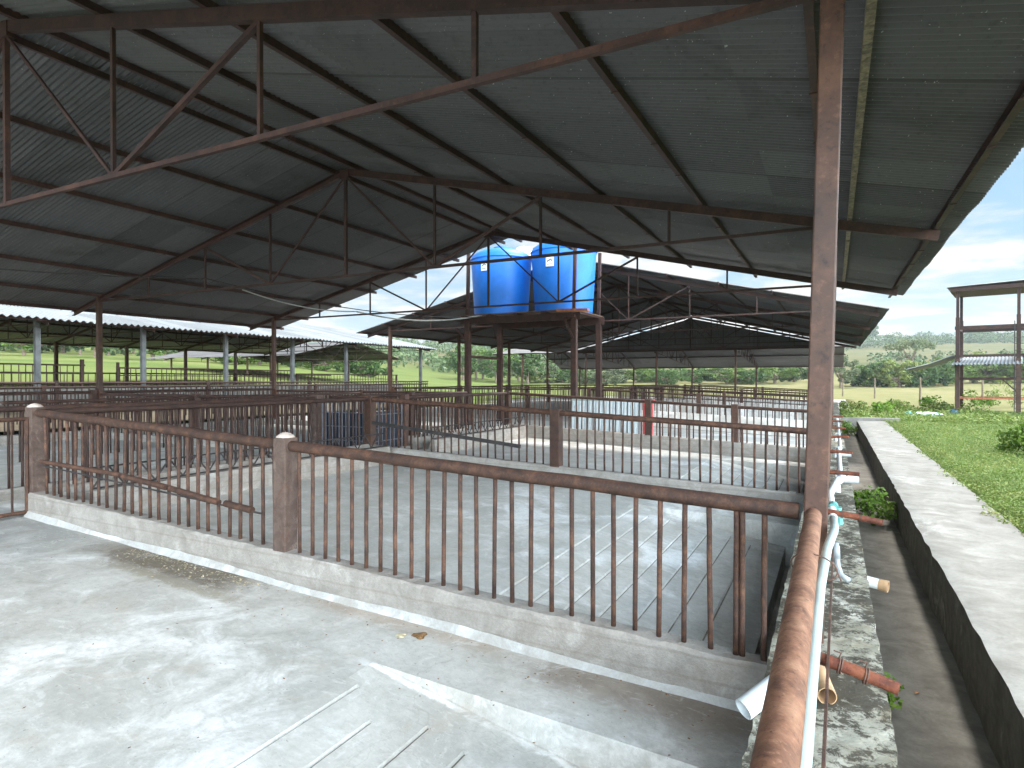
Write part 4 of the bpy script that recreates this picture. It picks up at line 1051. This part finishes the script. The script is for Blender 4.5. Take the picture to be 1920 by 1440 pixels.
# ground cover right of the walkway
def cover(n, xfun, yr, size, mat, name, zf, rng, lift=.05, kind='stuff'):
    y = yr[0] + (yr[1] - yr[0]) * rng.uniform(0, 1, n) ** 1.7
    x0, x1 = xfun(y); x = x0 + (x1 - x0) * rng.uniform(0, 1, n)
    z = zf(x, y) + np.abs(rng.normal(0, 1, n)) * lift * (.6 + .8 * (np.sin(x * 2.3) * np.cos(y * 1.7) * .5 + .5))
    nrm = rng.normal(size=(n, 3)) * .55 + np.array([0, 0, .8]); nrm /= np.linalg.norm(nrm, axis=1)[:, None]
    a = np.cross(nrm, rng.normal(size=(n, 3))); a /= np.linalg.norm(a, axis=1)[:, None]; b_ = np.cross(nrm, a)
    s_ = (size * rng.uniform(.5, 1.5, n) * (1 + .03 * y))[:, None]
    c = np.stack([x, y, z], 1)
    V = np.stack([c - a * s_, c - b_ * s_ * .5, c + a * s_, c + b_ * s_ * .5], 1).reshape(-1, 3)
    o = np_mesh(name, V, np.arange(4 * n).reshape(n, 4), mat); tag(o, kind=kind); return o
rng = np.random.default_rng(8)
edge = lambda y: 1.68 + .07 * np.sin(y * 1.9) + .05 * np.sin(y * 5.3 + 1) + .04 * np.sin(y * 13)
cover(100000, lambda y: (edge(y) + np.abs(rng.normal(0, .04, len(y))), np.maximum(2.6, .30 * y + 1.2)), (4.5, 38), .0135, M['grass'], 'grass', lambda x, y: .10 + 0 * x, rng, .035)
cover(5000, lambda y: (0 * y + .3, 0 * y + 7), (28.6, 42), .035, M['grass'], 'tall_grass', lambda x, y: .08 + 0 * x, rng, .07)
def shrub(label, c, rad, h_, n, size, mat='weed', seed=1, name='weed', cat='weed', group=None, stems=7):
    T = thing(name, label, cat, c, 0, group); rg = np.random.default_rng(seed)
    k = max(6, int(stems * 1.5)); d = rg.normal(size=(k, 3)); d /= np.linalg.norm(d, axis=1)[:, None]
    cs_ = np.stack([d[:, 0] * rad * .6, d[:, 1] * rad * .6, h_ * (.25 + .6 * rg.uniform(0, 1, k))], 1)
    V, Fq = leaf_cloud(cs_, rg.uniform(.25, .5, k) * max(rad, h_) * .8, n, size, rg, .55)
    V[:, 2] = np.maximum(V[:, 2], .004)
    np_mesh('foliage', V, Fq, M[mat], T); m_ = MB()
    for i in range(stems): m_.tube([(rg.uniform(-.03, .03), rg.uniform(-.03, .03), 0), tuple(cs_[i] * .6), tuple(cs_[i])], [.008, .006, .003], 5)
    m_.build('stem', M['leaf_mid'], T)
    return T
shrub('bright green weed clump growing in the gutter', (.52, 10.3, -.385), .30, .58, 620, .034, seed=3, stems=16)
shrub('small weed sprig on the gutter edge near the column', (.30, 4.55, -.385), .10, .22, 110, .02, seed=4, stems=4)
shrub('low weeds in the far end of the gutter', (.5, 26.2, -.385), .45, .6, 400, .05, seed=5)
c = at(1932, 13.5); shrub('large bright bush at the right picture edge', (c.x, c.y, .09), .6, .62, 1300, .045, seed=6, name='bush', cat='bush', stems=12)
c = at(1896, 14.0); shrub('small bush touching the large bright bush', (c.x, c.y, .09), .3, .2, 300, .036, seed=7, name='bush', cat='bush', stems=8)
for i, (px, t, r_, h_, mt, w_) in enumerate(((1655, 30, .6, .6, 'weed', 'left, on the grass beyond the walkway end'), (1683, 31, .7, .75, 'grass', 'behind the teal bundle'), (1745, 34, .6, .8, 'weed', 'right of the tallest fence post'), (1835, 33, .9, 1.0, 'weed', 'under the tower beams'),
        (1856, 36, .6, 1.1, 'grass', 'in the middle of the tower'), (1897, 37, .8, 1.9, 'leaf_light', 'reddish, at the tower ladder foot'), (1600, 33, .8, .5, 'grass', 'nearest the barn corner'), (1770, 33, .8, .45, 'grass', 'by the dark teal bundle'))):
    c = at(px, t); shrub('leafy weed clump ' + w_, (c.x, c.y, .07), r_, h_, 380, .07, mat=mt, seed=20 + i, name='weed', cat='weed', group='weeds on the grass')

# small litter
rng = np.random.default_rng(12)
n = 420
x = rng.uniform(-5.5, -3.9, n); k = rng.normal(0, .06, n)
y = 3.30 - np.abs(rng.normal(0, .13, n)) * np.clip((x + 6.1) / 1.2, .2, 1); 
z = np.array([floor_z(a) for a in x]) + .004
c = np.stack([x, y, z], 1); a = np.stack([np.cos(k * 30), np.sin(k * 30), rng.uniform(-.2, .3, n)], 1); b_ = np.stack([-a[:, 1], a[:, 0], rng.uniform(-.2, .2, n)], 1)
s_ = rng.uniform(.004, .016, n)[:, None]
V = np.stack([c - a * s_, c - b_ * s_ * .5, c + a * s_ + np.array([0, 0, .004]), c + b_ * s_ * .5], 1).reshape(-1, 3)
tag(np_mesh('husk_litter', V, np.arange(4 * n).reshape(n, 4), M['husk']), kind='stuff')
n = 260
x = rng.uniform(-7, -.4, n); y = np.where(rng.uniform(0, 1, n) < .6, 3.33 - np.abs(rng.normal(0, .25, n)), rng.uniform(.8, 3.3, n)); y = np.where((x > PX0) & (y < 2.55), 2.6 + .6 * rng.uniform(0, 1, n), y)
z = np.array([floor_z(a) for a in x]) + .004
c = np.stack([x, y, z], 1); th = rng.uniform(0, 6, n); a = np.stack([np.cos(th), np.sin(th), 0 * th + .1], 1); b_ = np.stack([-np.sin(th), np.cos(th), 0 * th], 1); s_ = rng.uniform(.003, .011, n)[:, None]
V = np.stack([c - a * s_, c - b_ * s_ * .6, c + a * s_, c + b_ * s_ * .6], 1).reshape(-1, 3)
tag(np_mesh('crumbs', V, np.arange(4 * n).reshape(n, 4), M['manure']), kind='stuff')
def clod(label, p, r_, mat, name='dung', cat='dung'):
    m_ = MB(); rg = random.Random(int(p[0] * 100)); prof = [(.001, 0), (r_, .004), (r_ * .9, r_ * .25), (r_ * .4, r_ * .42), (.001, r_ * .45)]
    m_.lathe((0, 0, 0), prof, 14, wob=lambda t, z_: .3 * math.sin(3 * t + p[0]) + .15 * math.sin(7 * t)); o = m_.build(name, M[mat], None, True, loc=p); return tag(o, label, cat)
clod('brown dried dung lump at the foot of the front kerb', (-2.33, 3.19, floor_z(-2.33)), .045, 'manure')
clod('smaller yellowish dung lump beside the brown one', (-2.43, 3.13, floor_z(-2.43)), .032, 'husk')
def leaf(label, p, L_, ang):
    m_ = MB(); pts = [(-L_, 0, .004), (-.3 * L_, .42 * L_, .012), (L_, 0, .006), (-.3 * L_, -.42 * L_, .010)]; m_.v = pts; m_.f = [(0, 1, 2, 3)]
    o = m_.build('fallen_leaf', M['leaf_dry'], None, loc=p); o.rotation_euler = (.1, .1, ang); sd = o.modifiers.new('s', 'SOLIDIFY'); sd.thickness = .002; tag(o, label, 'leaf')
leaf('dry orange leaf on the gutter floor', (.37, 2.9, -.383), .035, .5)
leaf('brown curled leaf by the gutter wall', (.29, 3.45, -.383), .04, 2.0)
leaf('pale brown leaf on the gutter floor near the weeds', (.5, 4.9, -.383), .03, 1.1)

# ------------------------------------------------------------------ sky, sun, camera
SUN = Vector((.17, .52, 1.0)).normalized()
elev = math.asin(SUN.z); rot = math.atan2(SUN.x, SUN.y)
hm = MB(); hm.box(-1010, 340, -50, 1010, -8, 78)
mh = bpy.data.materials.new('haze_air'); mh.use_nodes = True; nt = mh.node_tree
nt.nodes.remove(nt.nodes['Principled BSDF']); pv = N(nt, 'ShaderNodeVolumePrincipled'); pv.inputs['Density'].default_value = .00027; pv.inputs['Color'].default_value = (.85, .92, 1, 1); pv.inputs['Anisotropy'].default_value = .2
nt.links.new(pv.outputs[0], nt.nodes['Material Output'].inputs['Volume'])
tag(hm.build('haze', mh), kind='stuff')
wd = bpy.data.worlds.new('World'); sc.world = wd; wd.use_nodes = True
nt = wd.node_tree; bg = nt.nodes['Background']
sky = N(nt, 'ShaderNodeTexSky', sky_type='NISHITA'); sky.sun_disc = False; sky.sun_elevation = elev; sky.sun_rotation = rot; sky.air_density = 1.0; sky.dust_density = 1.5
tc = N(nt, 'ShaderNodeTexCoord'); s = sep(nt, tc.outputs['Generated'])
den = math_(nt, 'ADD', math_(nt, 'MAXIMUM', s[2], 0.0), .10)
cx = N(nt, 'ShaderNodeCombineXYZ'); nt.links.new(math_(nt, 'DIVIDE', s[0], den), cx.inputs[0]); nt.links.new(math_(nt, 'DIVIDE', s[1], den), cx.inputs[1])
cn = noise(nt, cx.outputs[0], .75, 9, .58, .5); cn2 = noise(nt, cx.outputs[0], 2.2, 8, .6, .3)
cl = math_(nt, 'ADD', math_(nt, 'MULTIPLY', cn, .72), math_(nt, 'MULTIPLY', cn2, .28))
cov = step(nt, cl, .44, .56)
shade = ramp(nt, step(nt, cl, .45, .72), [(0, (9.5, 9.6, 9.7)), (.55, (10.5, 10.5, 10.5)), (1, (6.6, 6.9, 7.3))])
hz = step(nt, s[2], .22, .0)
skyc = mix(nt, .7, sky.outputs[0], (3.6, 7.0, 10.4))
c = mix(nt, cov, skyc, shade)
c = mix(nt, math_(nt, 'MULTIPLY', hz, .45), c, (9.0, 9.6, 9.9))
# added fill: unseen sky right and rear brightened to light the barn, dimmed ahead
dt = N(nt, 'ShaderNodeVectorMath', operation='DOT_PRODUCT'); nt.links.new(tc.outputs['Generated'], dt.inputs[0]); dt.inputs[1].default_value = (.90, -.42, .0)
fill_gain = math_(nt, 'ADD', math_(nt, 'MULTIPLY', math_(nt, 'MULTIPLY', step(nt, dt.outputs['Value'], -.1, .8), step(nt, s[2], .95, .35)), 2.6), .205)
vm = N(nt, 'ShaderNodeVectorMath', operation='SCALE'); nt.links.new(c, vm.inputs[0]); nt.links.new(fill_gain, vm.inputs['Scale'])
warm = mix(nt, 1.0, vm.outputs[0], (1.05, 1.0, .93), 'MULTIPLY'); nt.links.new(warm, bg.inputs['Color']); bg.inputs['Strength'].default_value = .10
sun = bpy.data.lights.new('sun', 'SUN'); sun.energy = 1.35; sun.angle = R(10); sun.color = (1, .96, .9)
so = bpy.data.objects.new('sun', sun); COL.objects.link(so); so.rotation_euler = (-SUN).to_track_quat('-Z', 'Y').to_euler()
cam = bpy.data.cameras.new('camera'); co = bpy.data.objects.new('camera', cam); COL.objects.link(co)
co.location = (0, 0, EYE); co.rotation_euler = (R(90 - .4), 0, TH)
cam.sensor_width = 36; cam.lens = F / 1920 * 36; cam.clip_start = .05; cam.clip_end = 4000
sc.camera = co
sc.render.engine = 'CYCLES'
sc.view_settings.view_transform = 'Standard'; sc.view_settings.look = 'None'; sc.view_settings.exposure = 2.3; sc.view_settings.gamma = 1
sc.cycles.max_bounces = 8; sc.cycles.diffuse_bounces = 5; sc.cycles.use_denoising = True
